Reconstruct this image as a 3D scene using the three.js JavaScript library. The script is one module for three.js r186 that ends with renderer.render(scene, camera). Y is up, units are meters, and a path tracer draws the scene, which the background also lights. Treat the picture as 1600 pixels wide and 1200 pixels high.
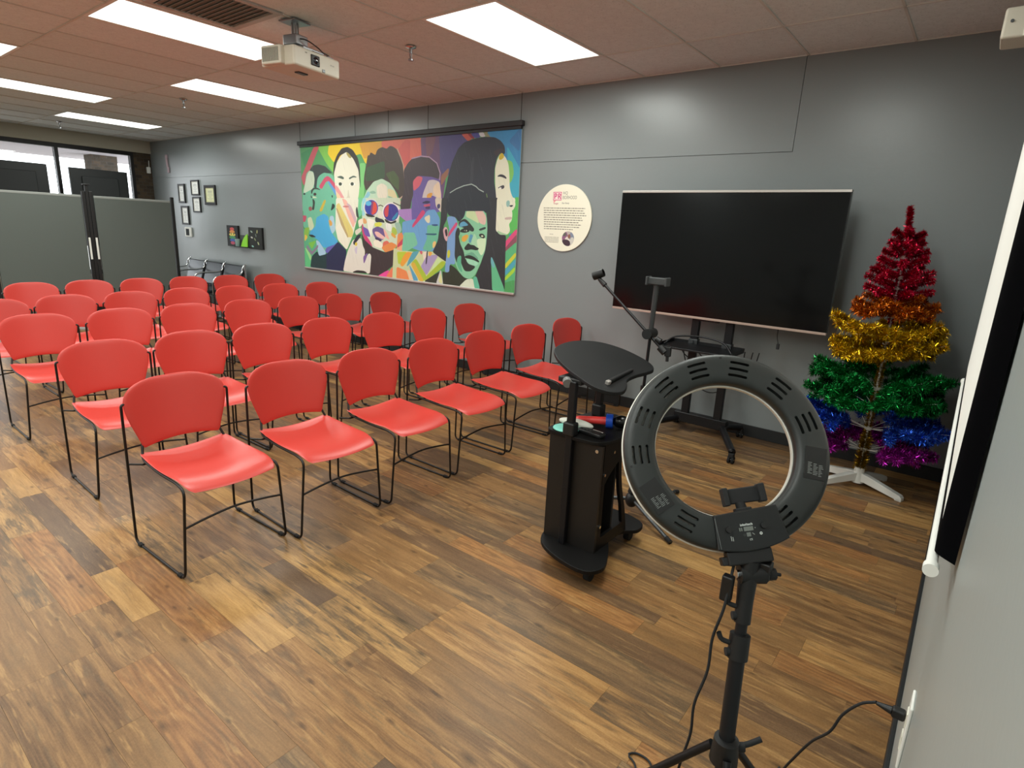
import * as THREE from 'three';
import { mergeGeometries } from 'three/addons/utils/BufferGeometryUtils.js';
import { RoundedBoxGeometry } from 'three/addons/geometries/RoundedBoxGeometry.js';
import { Brush, Evaluator, SUBTRACTION } from 'three-bvh-csg';
import { RectAreaLightUniformsLib } from 'three/addons/lights/RectAreaLightUniformsLib.js';

// ---------- renderer, scene, camera, sky, exposure ----------
const renderer = new THREE.WebGLRenderer({ antialias: true });
renderer.toneMapping = THREE.LinearToneMapping;
renderer.toneMappingExposure = 1.04;
renderer.shadowMap.enabled = true;
RectAreaLightUniformsLib.init();
const scene = new THREE.Scene();
scene.background = new THREE.Color().setRGB(0.9, 0.96, 1.0);
scene.backgroundIntensity = 4.5;
const camera = new THREE.PerspectiveCamera(66.71, 4 / 3, 0.01, 120);
camera.position.set(-0.05, 1.4823, 4.6526);
camera.quaternion.setFromRotationMatrix(new THREE.Matrix4().makeBasis(
  new THREE.Vector3(0.78168, 0.046593, -0.621937), new THREE.Vector3(-0.191892, 0.966799, -0.168751), new THREE.Vector3(0.593426, 0.251254, 0.764668)));
scene.add(camera);

// room box: mural wall z = 0, right wall x = 0.012, window wall x = -12.1, far wall behind the camera z = 8.2
const H = 2.735, XL = -12.1, XR = 0.012, ZF = 8.2;
const LAMP = 12.5;                       // radiance of the ceiling panels
const LAMP_COLOR = new THREE.Color().setRGB(0.95, 1.0, 0.94);

// ---------- helpers ----------
let seed = 12345;
const rnd = () => { seed = (seed + 0x6d2b79f5) | 0; let t = Math.imul(seed ^ (seed >>> 15), 1 | seed); t = (t + Math.imul(t ^ (t >>> 7), 61 | t)) ^ t; return ((t ^ (t >>> 14)) >>> 0) / 4294967296; };
const rr = (a, b) => a + (b - a) * rnd();
const V = (x, y, z) => new THREE.Vector3(x, y, z);
const taken = new Map();
function numbered(n) { const k = taken.get(n) ?? 0; taken.set(n, k + 1); return k ? n + '_' + String(k).padStart(3, '0') : n; }
function prep(g) { g = g.index ? g.toNonIndexed() : g; for (const k of Object.keys(g.attributes)) if (!['position', 'normal', 'uv'].includes(k)) g.deleteAttribute(k); return g; }
function merge(list) { list = list.flat(9).filter(Boolean); return list.length === 1 ? list[0] : mergeGeometries(list.map(prep)); }
function mesh(name, geo, mat, parent) {
  const m = new THREE.Mesh(Array.isArray(geo) ? merge(geo) : geo, mat);
  m.name = name; m.castShadow = m.receiveShadow = true; parent.add(m); return m;
}
function thing(name, label, category, pos = [0, 0, 0], turn = 0, group) {
  const o = new THREE.Group(); o.name = numbered(name); o.position.set(...pos); o.rotation.y = turn;
  o.userData = { label, category }; if (group) o.userData.group = group; scene.add(o); return o;
}
// a part whose geometry is given in world coordinates
function wpart(t, name, geo, mat, parent = t) {
  geo = (Array.isArray(geo) ? merge(geo) : geo).clone();
  geo.translate(-t.position.x, -t.position.y, -t.position.z);
  return mesh(name, geo, mat, parent);
}
function solo(name, geo, mat, label, category, group) {
  const m = mesh(numbered(name), geo, mat, scene);
  m.userData = { label, category }; if (group) m.userData.group = group; return m;
}
function struct(name, geo, mat) { const m = mesh(name, geo, mat, scene); m.userData.kind = 'structure'; return m; }
const box = (x0, x1, y0, y1, z0, z1) => new THREE.BoxGeometry(x1 - x0, y1 - y0, z1 - z0).translate((x0 + x1) / 2, (y0 + y1) / 2, (z0 + z1) / 2);
const rbox = (x0, x1, y0, y1, z0, z1, r = 0.004, s = 2) => new RoundedBoxGeometry(x1 - x0, y1 - y0, z1 - z0, s, Math.min(r, (x1 - x0) / 2.01, (y1 - y0) / 2.01, (z1 - z0) / 2.01)).translate((x0 + x1) / 2, (y0 + y1) / 2, (z0 + z1) / 2);
function rod(a, b, r0, r1 = r0, seg = 12) {
  const A = V(...a), B = V(...b), d = B.clone().sub(A), g = new THREE.CylinderGeometry(r1, r0, d.length(), seg);
  g.applyQuaternion(new THREE.Quaternion().setFromUnitVectors(V(0, 1, 0), d.clone().normalize()));
  return g.translate((A.x + B.x) / 2, (A.y + B.y) / 2, (A.z + B.z) / 2);
}
const ball = (x, y, z, r, s = 12) => new THREE.SphereGeometry(r, s, Math.max(6, s >> 1)).translate(x, y, z);
function tube(pts, r, seg = 40, rad = 8, closed = false, tension = 0.5) {
  return new THREE.TubeGeometry(new THREE.CatmullRomCurve3(pts.map((p) => V(...p)), closed, 'catmullrom', tension), seg, r, rad, closed);
}
// polyline with rounded corners swept as a tube
function bent(pts, rad, r, seg = 4, radial = 8) {
  const P = pts.map((p) => V(...p)), path = new THREE.CurvePath(); let prev = P[0];
  for (let i = 1; i < P.length; i++) {
    if (i === P.length - 1) { path.add(new THREE.LineCurve3(prev, P[i])); break; }
    const a = P[i].clone().sub(P[i - 1]), b = P[i + 1].clone().sub(P[i]), k = Math.min(rad, a.length() * 0.45, b.length() * 0.45);
    const s = P[i].clone().addScaledVector(a.normalize(), -k), e = P[i].clone().addScaledVector(b.normalize(), k);
    path.add(new THREE.LineCurve3(prev, s)); path.add(new THREE.QuadraticBezierCurve3(s, P[i], e)); prev = e;
  }
  const out = [];
  for (const c of path.curves) { const n = c.isLineCurve3 ? 1 : seg; for (let i = 0; i < n; i++) out.push(c.getPoint(i / n)); }
  out.push(P[P.length - 1]);
  const lin = new THREE.CurvePath(); for (let i = 1; i < out.length; i++) if (out[i].distanceTo(out[i - 1]) > 1e-5) lin.add(new THREE.LineCurve3(out[i - 1], out[i]));
  return sweep(out, r, radial);
}
function sweep(P, r, radial = 8) {
  const n = P.length, pos = [], nor = [], idx = [], uv = [];
  let N = null;
  for (let i = 0; i < n; i++) {
    const t = P[Math.min(i + 1, n - 1)].clone().sub(P[Math.max(i - 1, 0)]).normalize();
    if (!N) { N = Math.abs(t.y) < 0.9 ? V(0, 1, 0) : V(1, 0, 0); }
    N = N.clone().addScaledVector(t, -N.dot(t)).normalize();
    const B = t.clone().cross(N);
    for (let k = 0; k <= radial; k++) {
      const a = k / radial * Math.PI * 2, d = N.clone().multiplyScalar(Math.cos(a)).addScaledVector(B, Math.sin(a));
      nor.push(d.x, d.y, d.z); pos.push(P[i].x + d.x * r, P[i].y + d.y * r, P[i].z + d.z * r); uv.push(k / radial, i / n);
    }
  }
  for (let i = 0; i < n - 1; i++) for (let k = 0; k < radial; k++) { const a = i * (radial + 1) + k, b = a + radial + 1; idx.push(a, a + 1, b, a + 1, b + 1, b); }
  for (const [c, s] of [[0, 1], [n - 1, -1]]) for (let k = 1; k < radial - 1; k++) { const o = c * (radial + 1); s > 0 ? idx.push(o, o + k + 1, o + k) : idx.push(o, o + k, o + k + 1); }
  const g = new THREE.BufferGeometry(); g.setAttribute('position', new THREE.Float32BufferAttribute(pos, 3)); g.setAttribute('normal', new THREE.Float32BufferAttribute(nor, 3)); g.setAttribute('uv', new THREE.Float32BufferAttribute(uv, 2)); g.setIndex(idx); return g;
}
// closed pillow shell: f(u, v) -> Vector3 centre surface with |u| <= 1, 0 <= v <= 1
function shell(f, thick, nu = 18, nv = 14) {
  const P = [], e = 1e-3, pos = [], uv = [], idx = [], C = (x) => Math.min(1, Math.max(-1, x));
  const vs = (i) => 0.5 - 0.5 * Math.cos(Math.PI * i / nv), us = (j) => Math.sin(Math.PI * (j / nu - 0.5));
  for (const side of [1, -1]) for (let i = 0; i <= nv; i++) for (let j = 0; j <= nu; j++) {
    const u = us(j), v = vs(i), uc = C(u * 0.995), vc = Math.min(0.995, Math.max(0.005, v)), p = f(u, v);
    const du = f(uc + e, vc).sub(f(uc - e, vc)), dv = f(uc, vc + e).sub(f(uc, vc - e)), n = du.cross(dv).normalize();
    const t = thick / 2 * Math.sqrt(Math.max(0, 1 - Math.pow(Math.abs(u), 10))) * Math.sqrt(Math.max(0, 1 - Math.pow(Math.abs(2 * v - 1), 12)));
    p.addScaledVector(n, side * t); pos.push(p.x, p.y, p.z); uv.push(u * 0.5 + 0.5, v);
  }
  const m = (nu + 1) * (nv + 1);
  for (let s = 0; s < 2; s++) for (let i = 0; i < nv; i++) for (let j = 0; j < nu; j++) {
    const a = s * m + i * (nu + 1) + j, b = a + 1, c = a + nu + 1, d = c + 1;
    s ? idx.push(a, c, b, b, c, d) : idx.push(a, b, c, b, d, c);
  }
  const g = new THREE.BufferGeometry(); g.setAttribute('position', new THREE.Float32BufferAttribute(pos, 3)); g.setAttribute('uv', new THREE.Float32BufferAttribute(uv, 2)); g.setIndex(idx); g.computeVertexNormals(); return g;
}
// horizontal plate from an outline of [x, z] points, y is a number or a function of (x, z) for the top
function plate(outline, y, t, bevel = 0.002) {
  const s = new THREE.Shape(); outline.forEach(([x, z], i) => i ? s.lineTo(x, -z) : s.moveTo(x, -z)); s.closePath();
  const g = new THREE.ExtrudeGeometry(s, { depth: t - 2 * bevel, bevelEnabled: bevel > 0, bevelThickness: bevel, bevelSize: bevel, bevelOffset: -bevel, bevelSegments: 2, curveSegments: 8 });
  g.rotateX(-Math.PI / 2).translate(0, bevel - t, 0);
  const p = g.attributes.position; for (let i = 0; i < p.count; i++) p.setY(i, p.getY(i) + (typeof y === 'function' ? y(p.getX(i), p.getZ(i)) : y));
  g.computeVertexNormals(); return g;
}
function smoothLoop(pts, n = 64) { return new THREE.CatmullRomCurve3(pts.map(([x, z]) => V(x, 0, z)), true, 'centripetal').getPoints(n).slice(0, -1).map((p) => [p.x, p.z]); }
const std = (color, roughness = 0.6, metalness = 0, extra = {}) => new THREE.MeshPhysicalMaterial({ color, roughness, metalness, ...extra });
function canvasTex(w, h, draw) { const c = document.createElement('canvas'); c.width = w; c.height = h; draw(c.getContext('2d'), w, h); const t = new THREE.CanvasTexture(c); t.colorSpace = THREE.SRGBColorSpace; t.anisotropy = 8; return t; }
// tileable value noise
function noiser(s) { const T = []; let q = s; for (let i = 0; i < 4096; i++) { q = (Math.imul(q, 1664525) + 1013904223) | 0; T.push((q >>> 8) / 16777216); }
  const at = (x, y, px, py) => T[(((((x % px) + px) % px) * 57 + (((y % py) + py) % py) * 131) & 4095)];
  return (x, y, px, py) => { const xi = Math.floor(x), yi = Math.floor(y); let a = x - xi, b = y - yi; a = a * a * (3 - 2 * a); b = b * b * (3 - 2 * b); return (at(xi, yi, px, py) * (1 - a) + at(xi + 1, yi, px, py) * a) * (1 - b) + (at(xi, yi + 1, px, py) * (1 - a) + at(xi + 1, yi + 1, px, py) * a) * b; }; }
function dataTex(w, h, f, srgb = true) {
  const d = new Uint8Array(w * h * 4); for (let y = 0; y < h; y++) for (let x = 0; x < w; x++) { const c = f(x, y), o = (y * w + x) * 4; d[o] = c[0]; d[o + 1] = c[1]; d[o + 2] = c[2]; d[o + 3] = 255; }
  const t = new THREE.DataTexture(d, w, h); t.wrapS = t.wrapT = THREE.RepeatWrapping; t.magFilter = THREE.LinearFilter; t.minFilter = THREE.LinearMipmapLinearFilter; t.generateMipmaps = true; if (srgb) t.colorSpace = THREE.SRGBColorSpace; t.needsUpdate = true; return t;
}
const grey = (v) => [v, v, v];
function boxUV(g, s = 1) {   // uv in metres by the dominant axis of the normal
  g = prep(g); const p = g.attributes.position, n = g.attributes.normal, u = g.attributes.uv;
  for (let i = 0; i < p.count; i++) { const ax = Math.abs(n.getX(i)), ay = Math.abs(n.getY(i)), az = Math.abs(n.getZ(i));
    const [a, b] = ay > ax && ay > az ? [p.getX(i), p.getZ(i)] : ax > az ? [p.getZ(i), p.getY(i)] : [p.getX(i), p.getY(i)]; u.setXY(i, a * s, b * s); }
  return g;
}

// ---------- shared materials ----------
const nA = noiser(11), nB = noiser(77), nC = noiser(501);
const paintBump = dataTex(256, 256, (x, y) => grey(90 + 70 * nA(x / 2, y / 2, 128, 128) + 60 * nB(x / 8, y / 8, 32, 32)), false);
const M = {
  wall: std(0x818788, 0.3, 0, { bumpMap: paintBump, bumpScale: 0.0005 }),
  wallRight: std(0x9ca3a2, 0.36, 0, { bumpMap: paintBump, bumpScale: 0.0006 }),
  beige: std(0xb3ad9c, 0.8), base: std(0x1b1c1d, 0.55), white: std(0xe6e6e0, 0.5), offWhite: std(0xd8d6c8, 0.55),
  black: std(0x121213, 0.5), blackSoft: std(0x1a1b1d, 0.75), blackGloss: std(0x0b0b0c, 0.22), blackMetal: std(0x17171a, 0.42, 0.35), rodBlack: std(0x1b1715, 0.42, 0.3),
  chrome: std(0xd6d8da, 0.16, 1), steel: std(0x9a9c9e, 0.3, 1), darkSteel: std(0x55585a, 0.4, 0.8), silver: std(0xbcb6b0, 0.35, 0.6),
  red: std(0xc43c33, 0.36, 0, { bumpMap: paintBump, bumpScale: 0.0003 }),
  rubber: std(0x0e0e0f, 0.85), glass: new THREE.MeshPhysicalMaterial({ color: 0xffffff, roughness: 0.02, transmission: 1, thickness: 0, ior: 1.5 }),
};
// ================= SETTING =================
// ---- floor: wood-look planks running along x ----
{
  const floor = struct('floor', box(XL - 0.2, XR + 0.2, -0.12, -0.006, -0.2, ZF + 0.2), std(0x2a2019, 0.9));
  const kinds = [   // base, dark, light tones of the printed vinyl; last: figure (0 plain, 1 streaky, 2 weathered, 3 cathedral)
    [[150, 116, 76], [112, 84, 55], [176, 142, 96], 1], [[136, 104, 70], [102, 76, 51], [158, 125, 84], 1], [[160, 128, 84], [128, 98, 64], [186, 152, 104], 0],
    [[106, 84, 64], [86, 67, 52], [122, 98, 74], 0], [[98, 80, 64], [80, 65, 54], [112, 92, 72], 0], [[130, 102, 71], [88, 72, 57], [164, 132, 90], 2],
    [[142, 104, 68], [110, 78, 50], [168, 128, 84], 3], [[124, 96, 67], [94, 71, 50], [148, 117, 80], 1], [[144, 115, 79], [92, 78, 60], [178, 146, 99], 2],
    [[134, 98, 65], [106, 75, 51], [158, 118, 77], 3], [[116, 94, 71], [90, 75, 60], [138, 112, 82], 2], [[128, 99, 67], [106, 81, 56], [146, 115, 79], 0]];
  const mats = kinds.map(([b, d, l, style], k) => {
    const W = 1024, Hh = 128, na = noiser(900 + k * 13), nb = noiser(40 + k * 7), cl = (v) => Math.max(0, Math.min(1, v));
    const knots = Array.from({ length: style === 0 ? 3 : 5 }, () => [rnd() * W, rnd() * Hh, rr(4, 9)]);
    const weather = [92, 78, 62], pale = [186, 154, 106], amt = [0.25, 0.55, 1, 0.35][style];
    const tex = dataTex(W, Hh, (x, y) => {
      const yy = y + 7 * na(x / 64, y / 32, 16, 4);
      const fine = nb(x / 22, yy / 1.0, 46, 128) - 0.5, mid = na(x / 52, yy / 3.2, 19, 40) - 0.5, wide = na(x / 150 + 3, yy / 16, 6, 8) - 0.5;
      let t = fine * 0.75 + mid * 0.8 + wide * 1.5;
      if (style === 3) { const ring = Math.sin(Math.hypot(((x % 512) - 256) / 19, (y - 64 + 9 * Math.sin(x / 163)) * 0.42) * 1.15 + 5 * na(x / 70, y / 24, 15, 5)); t = t * 0.75 + 0.34 * ring; }
      if (style === 0) t *= 0.75;
      const dk = cl(-t), lt = cl(t);
      // weathered blotches with ragged ends, and pale scuffs
      const pa = na(x / 70 + 1, yy / 14 + 2, 15, 9) * 0.65 + nb(x / 24, yy / 4, 43, 32) * 0.35 + 0.2 * fine, bl = cl((pa - 0.6) * 5) * amt * (0.55 + 0.45 * nb(x / 12, yy / 1.4, 85, 91));
      const pb = nb(x / 90 + 7, yy / 10, 11, 13) * 0.7 + na(x / 18, yy / 2.2, 57, 58) * 0.3, sc = cl((pb - 0.66) * 5) * 0.5;
      let kn = 0; for (const [kx, ky, kr] of knots) { const q = Math.hypot((x - kx) / 2.1, y - ky) / kr + 0.25 * fine; if (q < 1.5) kn = Math.max(kn, 1 - q / 1.5); }
      return [0, 1, 2].map((i) => { let v = b[i] + (d[i] - b[i]) * dk + (l[i] - b[i]) * lt; v += (pale[i] - v) * sc; v += (weather[i] - v) * bl; v += (d[i] * 0.62 - v) * kn * 0.7; return Math.max(0, Math.min(255, v + (nb(x / 2, y / 2, 512, 64) - 0.5) * 12)); });
    });
    tex.anisotropy = 8;
    return std(new THREE.Color().setRGB(0.99, 0.9, 0.77), 0.38, 0, { map: tex, specularIntensity: 0.6 });
  });
  const planks = []; let z = 0.0, row = 0; const widths = [0.15, 0.115, 0.17, 0.075, 0.14, 0.12, 0.09, 0.1], pick = [0, 0, 1, 1, 1, 7, 7, 7, 11, 11, 11, 5, 5, 8, 8, 6, 9, 10, 10, 2, 2, 3, 4, 3];
  while (z < ZF) {
    const w = Math.min(widths[Math.floor(rnd() * widths.length)], ZF - z); let x = XL - rr(0, 0.9);
    while (x < XR) { const len = rr(0.38, 1.25), a = Math.max(x, XL), b = Math.min(x + len, XR); if (b - a > 0.02) planks.push([a, b, z, z + w, pick[Math.floor(rnd() * pick.length)]]); x += len; }
    z += w; row++;
  }
  const cp = camera.position, fw = camera.getWorldDirection(V(0, 0, 0));
  const score = ([a, b, c, d]) => { const q = V((a + b) / 2, 0, (c + d) / 2).sub(cp), r = q.length(); return q.dot(fw) / r < 0.66 ? 0 : (b - a) * (d - c) / (r * r * r); };
  planks.sort((p, q) => score(q) - score(p));
  const rest = kinds.map(() => []);
  planks.forEach(([a, b, c, d, k], i) => {
    const gap = 0.0003, g = box(a + gap, b - gap, -0.006, 0, c + gap, d - gap), n = g.attributes.normal, p = g.attributes.position, u = g.attributes.uv, ou = rnd() * 3, fl = rnd() < 0.5;
    for (let j = 0; j < p.count; j++) u.setXY(j, (fl ? -1 : 1) * p.getX(j) / 1.6 + ou, (p.getZ(j) - c) / 0.17 + Math.floor(ou * 3) * 0.31);
    if (i < 295) mesh('plank', g, mats[k], floor); else rest[k].push(g);
  });
  const geos = rest.map((l) => merge(l)), all = mergeGeometries(geos.map(prep), true), m = mesh('plank_field', all, mats, floor); m.userData.kind = 'stuff';
}

// ---- walls ----
{
  const back = struct('wall_back', box(XL - 0.2, XR + 0.2, -0.1, H + 0.3, -0.2, -0.012), M.wall);
  const g = 0.0022, y1 = 2.125, xs = -1.26;   // panel joints: a level seam with an upright at its right end
  const slab = (a, b, c, d) => boxUV(box(a, b, c, d, -0.013, 0), 1.2);
  mesh('wall_panel', slab(XL - 0.1, XR + 0.1, -0.1, y1 - g), M.wall, back);
  mesh('wall_panel', slab(XL - 0.1, xs - g, y1 + g, H + 0.2), M.wall, back);
  mesh('wall_panel', slab(xs + g, XR + 0.1, y1 - g, H + 0.2), M.wall, back);
  struct('wall_right', boxUV(box(XR, XR + 0.2, -0.1, H + 0.3, -0.2, ZF + 0.2), 1.2), M.wallRight);
  struct('wall_front', box(XL - 0.2, XR + 0.2, -0.1, H + 0.3, ZF, ZF + 0.2), M.wall);
  struct('baseboard_back', [rbox(XL, XR, 0, 0.093, 0, 0.012, 0.003)], M.base);
  struct('baseboard_right', [rbox(0, XR, 0, 0.085, 0.0, ZF, 0.003)], M.base);
}
// ---- window wall: brick pier, header, mullions, panes ----
{
  const brick = dataTex(256, 256, (x, y) => { const r = Math.floor(y / 32), xx = (x + (r % 2) * 32) % 256, m = (y % 32) < 4 || (xx % 64) < 4, k = nC(Math.floor(xx / 64) * 3.7 + 0.5, r * 1.3 + 0.5, 64, 64), n = nA(x / 3, y / 3, 85, 85); return m ? [74, 70, 64] : [46 + 36 * k + 14 * n, 38 + 28 * k + 12 * n, 30 + 19 * k + 9 * n]; });
  const mb = std(0xffffff, 0.9, 0, { map: brick });
  const left = struct('wall_left', [boxUV(box(XL - 0.2, XL, -0.1, H + 0.3, -0.2, 0.28), 2.2)], mb);
  mesh('header', box(XL - 0.25, XL + 0.03, 2.535, H + 0.3, -0.2, ZF + 0.2), M.beige, left);
  mesh('sill_wall', box(XL - 0.2, XL, -0.1, 0.45, 0.28, ZF + 0.2), M.beige, left);
  const frame = std(0x201e1e, 0.5, 0.3); let z = 0.28, n = 1;
  while (z < ZF - 0.5) {
    const z1 = Math.min(z + 1.09, ZF), f = [box(XL - 0.1, XL, 0.45, 2.535, z, z + 0.05), box(XL - 0.1, XL, 2.47, 2.535, z + 0.05, z1), box(XL - 0.1, XL, 0.45, 0.52, z + 0.05, z1)];
    const w = struct('window_' + n++, f, frame);
    mesh('pane', box(XL - 0.055, XL - 0.049, 0.52, 2.47, z + 0.05, z1), M.glass, w);
    z = z1;
  }
  struct('wall_left_end', box(XL - 0.2, XL, 0.45, 2.535, z, ZF + 0.2), M.beige);
  // outside: pavement, porch soffit, brick column
  struct('pavement', box(-60, XL - 0.2, -0.3, -0.02, -30, 40), std(0x9b9892, 0.9));
  struct('porch_soffit', box(-15.6, XL - 0.25, 2.56, 2.72, -4, 14), std(0xc9c2c8, 0.8));
  const bc = solo('porch_column', boxUV(box(-14.25, -13.85, -0.02, 2.56, -0.06, 0.38), 2.2), mb, 'brick porch column standing outside the window', 'column');
}
// ---- drop ceiling: tiles in a tee grid ----
const LX = (r, k) => -0.64 - 0.61 * k + [-0, -0, -0.115, -0.29, 0, 0, 0, 0][r];   // the seam of tile k in row r
const LZ = [-0.57, 0.65, 1.855, 3.06, 4.27, 5.48, 6.69, 7.9, 9.1];
const lampAt = new Set(['1:3', '1:9', '1:15', '2:6', '2:12', '2:0', '3:9', '3:3', '4:0', '4:6', '4:12', '5:9', '5:3', '6:6', '6:0', '6:12']);
const ventAt = '2:5';
{
  const ceil = struct('ceiling', box(XL - 0.2, XR + 0.2, H + 0.03, H + 0.3, -0.2, ZF + 0.2), std(0x5a5550, 0.9));
  const spk = dataTex(256, 256, (x, y) => { const a = nA(x / 2.2, y / 2.2, 116, 116), b = nB(x / 9, y / 9, 28, 28); const v = a > 0.82 ? -16 : 0; return [219 + 8 * b + v, 224 + 8 * b + v, 224 + 8 * b + v]; });
  const mt = [0xffffff, 0xf7f7f5, 0xfbfbf9].map((c) => std(c, 0.92, 0, { map: spk, bumpMap: spk, bumpScale: 0.0015 }));
  const tee = [];
  for (let r = 0; r < LZ.length - 1; r++) {
    const z0 = Math.max(LZ[r], 0), z1 = Math.min(LZ[r + 1], ZF);
    tee.push(box(XL, XR, H, H + 0.008, z0 - 0.007, z0 + 0.007));
    for (let k = -2; k < 20; k++) {
      const x1 = Math.min(LX(r, k), XR), x0 = Math.max(LX(r, k + 1), XL); if (x1 - x0 < 0.02) continue;
      tee.push(box(x1 - 0.007, x1 + 0.0069, H, H + 0.008, z0, z1));
      if (lampAt.has(r + ':' + k)) continue;
      mesh('ceiling_tile', boxUV(box(x0 + 0.006, x1 - 0.006, H + 0.006, H + 0.022, z0 + 0.006, z1 - 0.006), 1.4), mt[Math.floor(rnd() * 3)], ceil);
    }
  }
  mesh('ceiling_grid', tee, std(0xd0cec8, 0.8), ceil);
}
// ---- ceiling lights ----
const lampLabels = {
  '1:3': 'big rectangular ceiling light panel left of the grey wall, nearest the television', '1:9': 'ceiling light panel between the projector and the mural, beside a small sprinkler',
  '1:15': 'smallest ceiling light panel, farthest away by the windows', '2:6': 'long bright ceiling light panel directly behind the projector', '2:12': 'ceiling light panel cut by the left edge, above the windows',
  '3:9': 'ceiling light panel of which only a bright corner shows at upper left' };
{
  const glow = new THREE.MeshStandardMaterial({ color: 0xffffff, roughness: 0.6, emissive: LAMP_COLOR, emissiveIntensity: 2.2 });
  for (const key of lampAt) {
    const [r, k] = key.split(':').map(Number), x1 = LX(r, k), x0 = LX(r, k + 1), z0 = LZ[r] , z1 = LZ[r + 1], cx = (x0 + x1) / 2, cz = (z0 + z1) / 2;
    const t = thing('ceiling_light', lampLabels[key] ?? 'ceiling light panel overhead, outside the picture', 'light', [cx, H, cz], 0, 'fluorescent ceiling panels');
    const hx = 0.305, hz = 0.6, e = 0.022;
    mesh('frame', [box(-hx, hx, 0, 0.03, -hz, -hz + e), box(-hx, hx, 0, 0.03, hz - e, hz), box(-hx, -hx + e, 0, 0.03, -hz + e, hz - e), box(hx - e, hx, 0, 0.03, -hz + e, hz - e)], M.white, t);
    mesh('diffuser', box(-hx + e, hx - e, 0.004, 0.012, -hz + e, hz - e), glow, t);
    const L = new THREE.RectAreaLight(LAMP_COLOR, LAMP, 2 * (hx - e), 2 * (hz - e)); L.name = 'panel_light'; L.position.set(0, -0.004, 0); L.rotation.x = -Math.PI / 2; t.add(L);
  }
}
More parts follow.
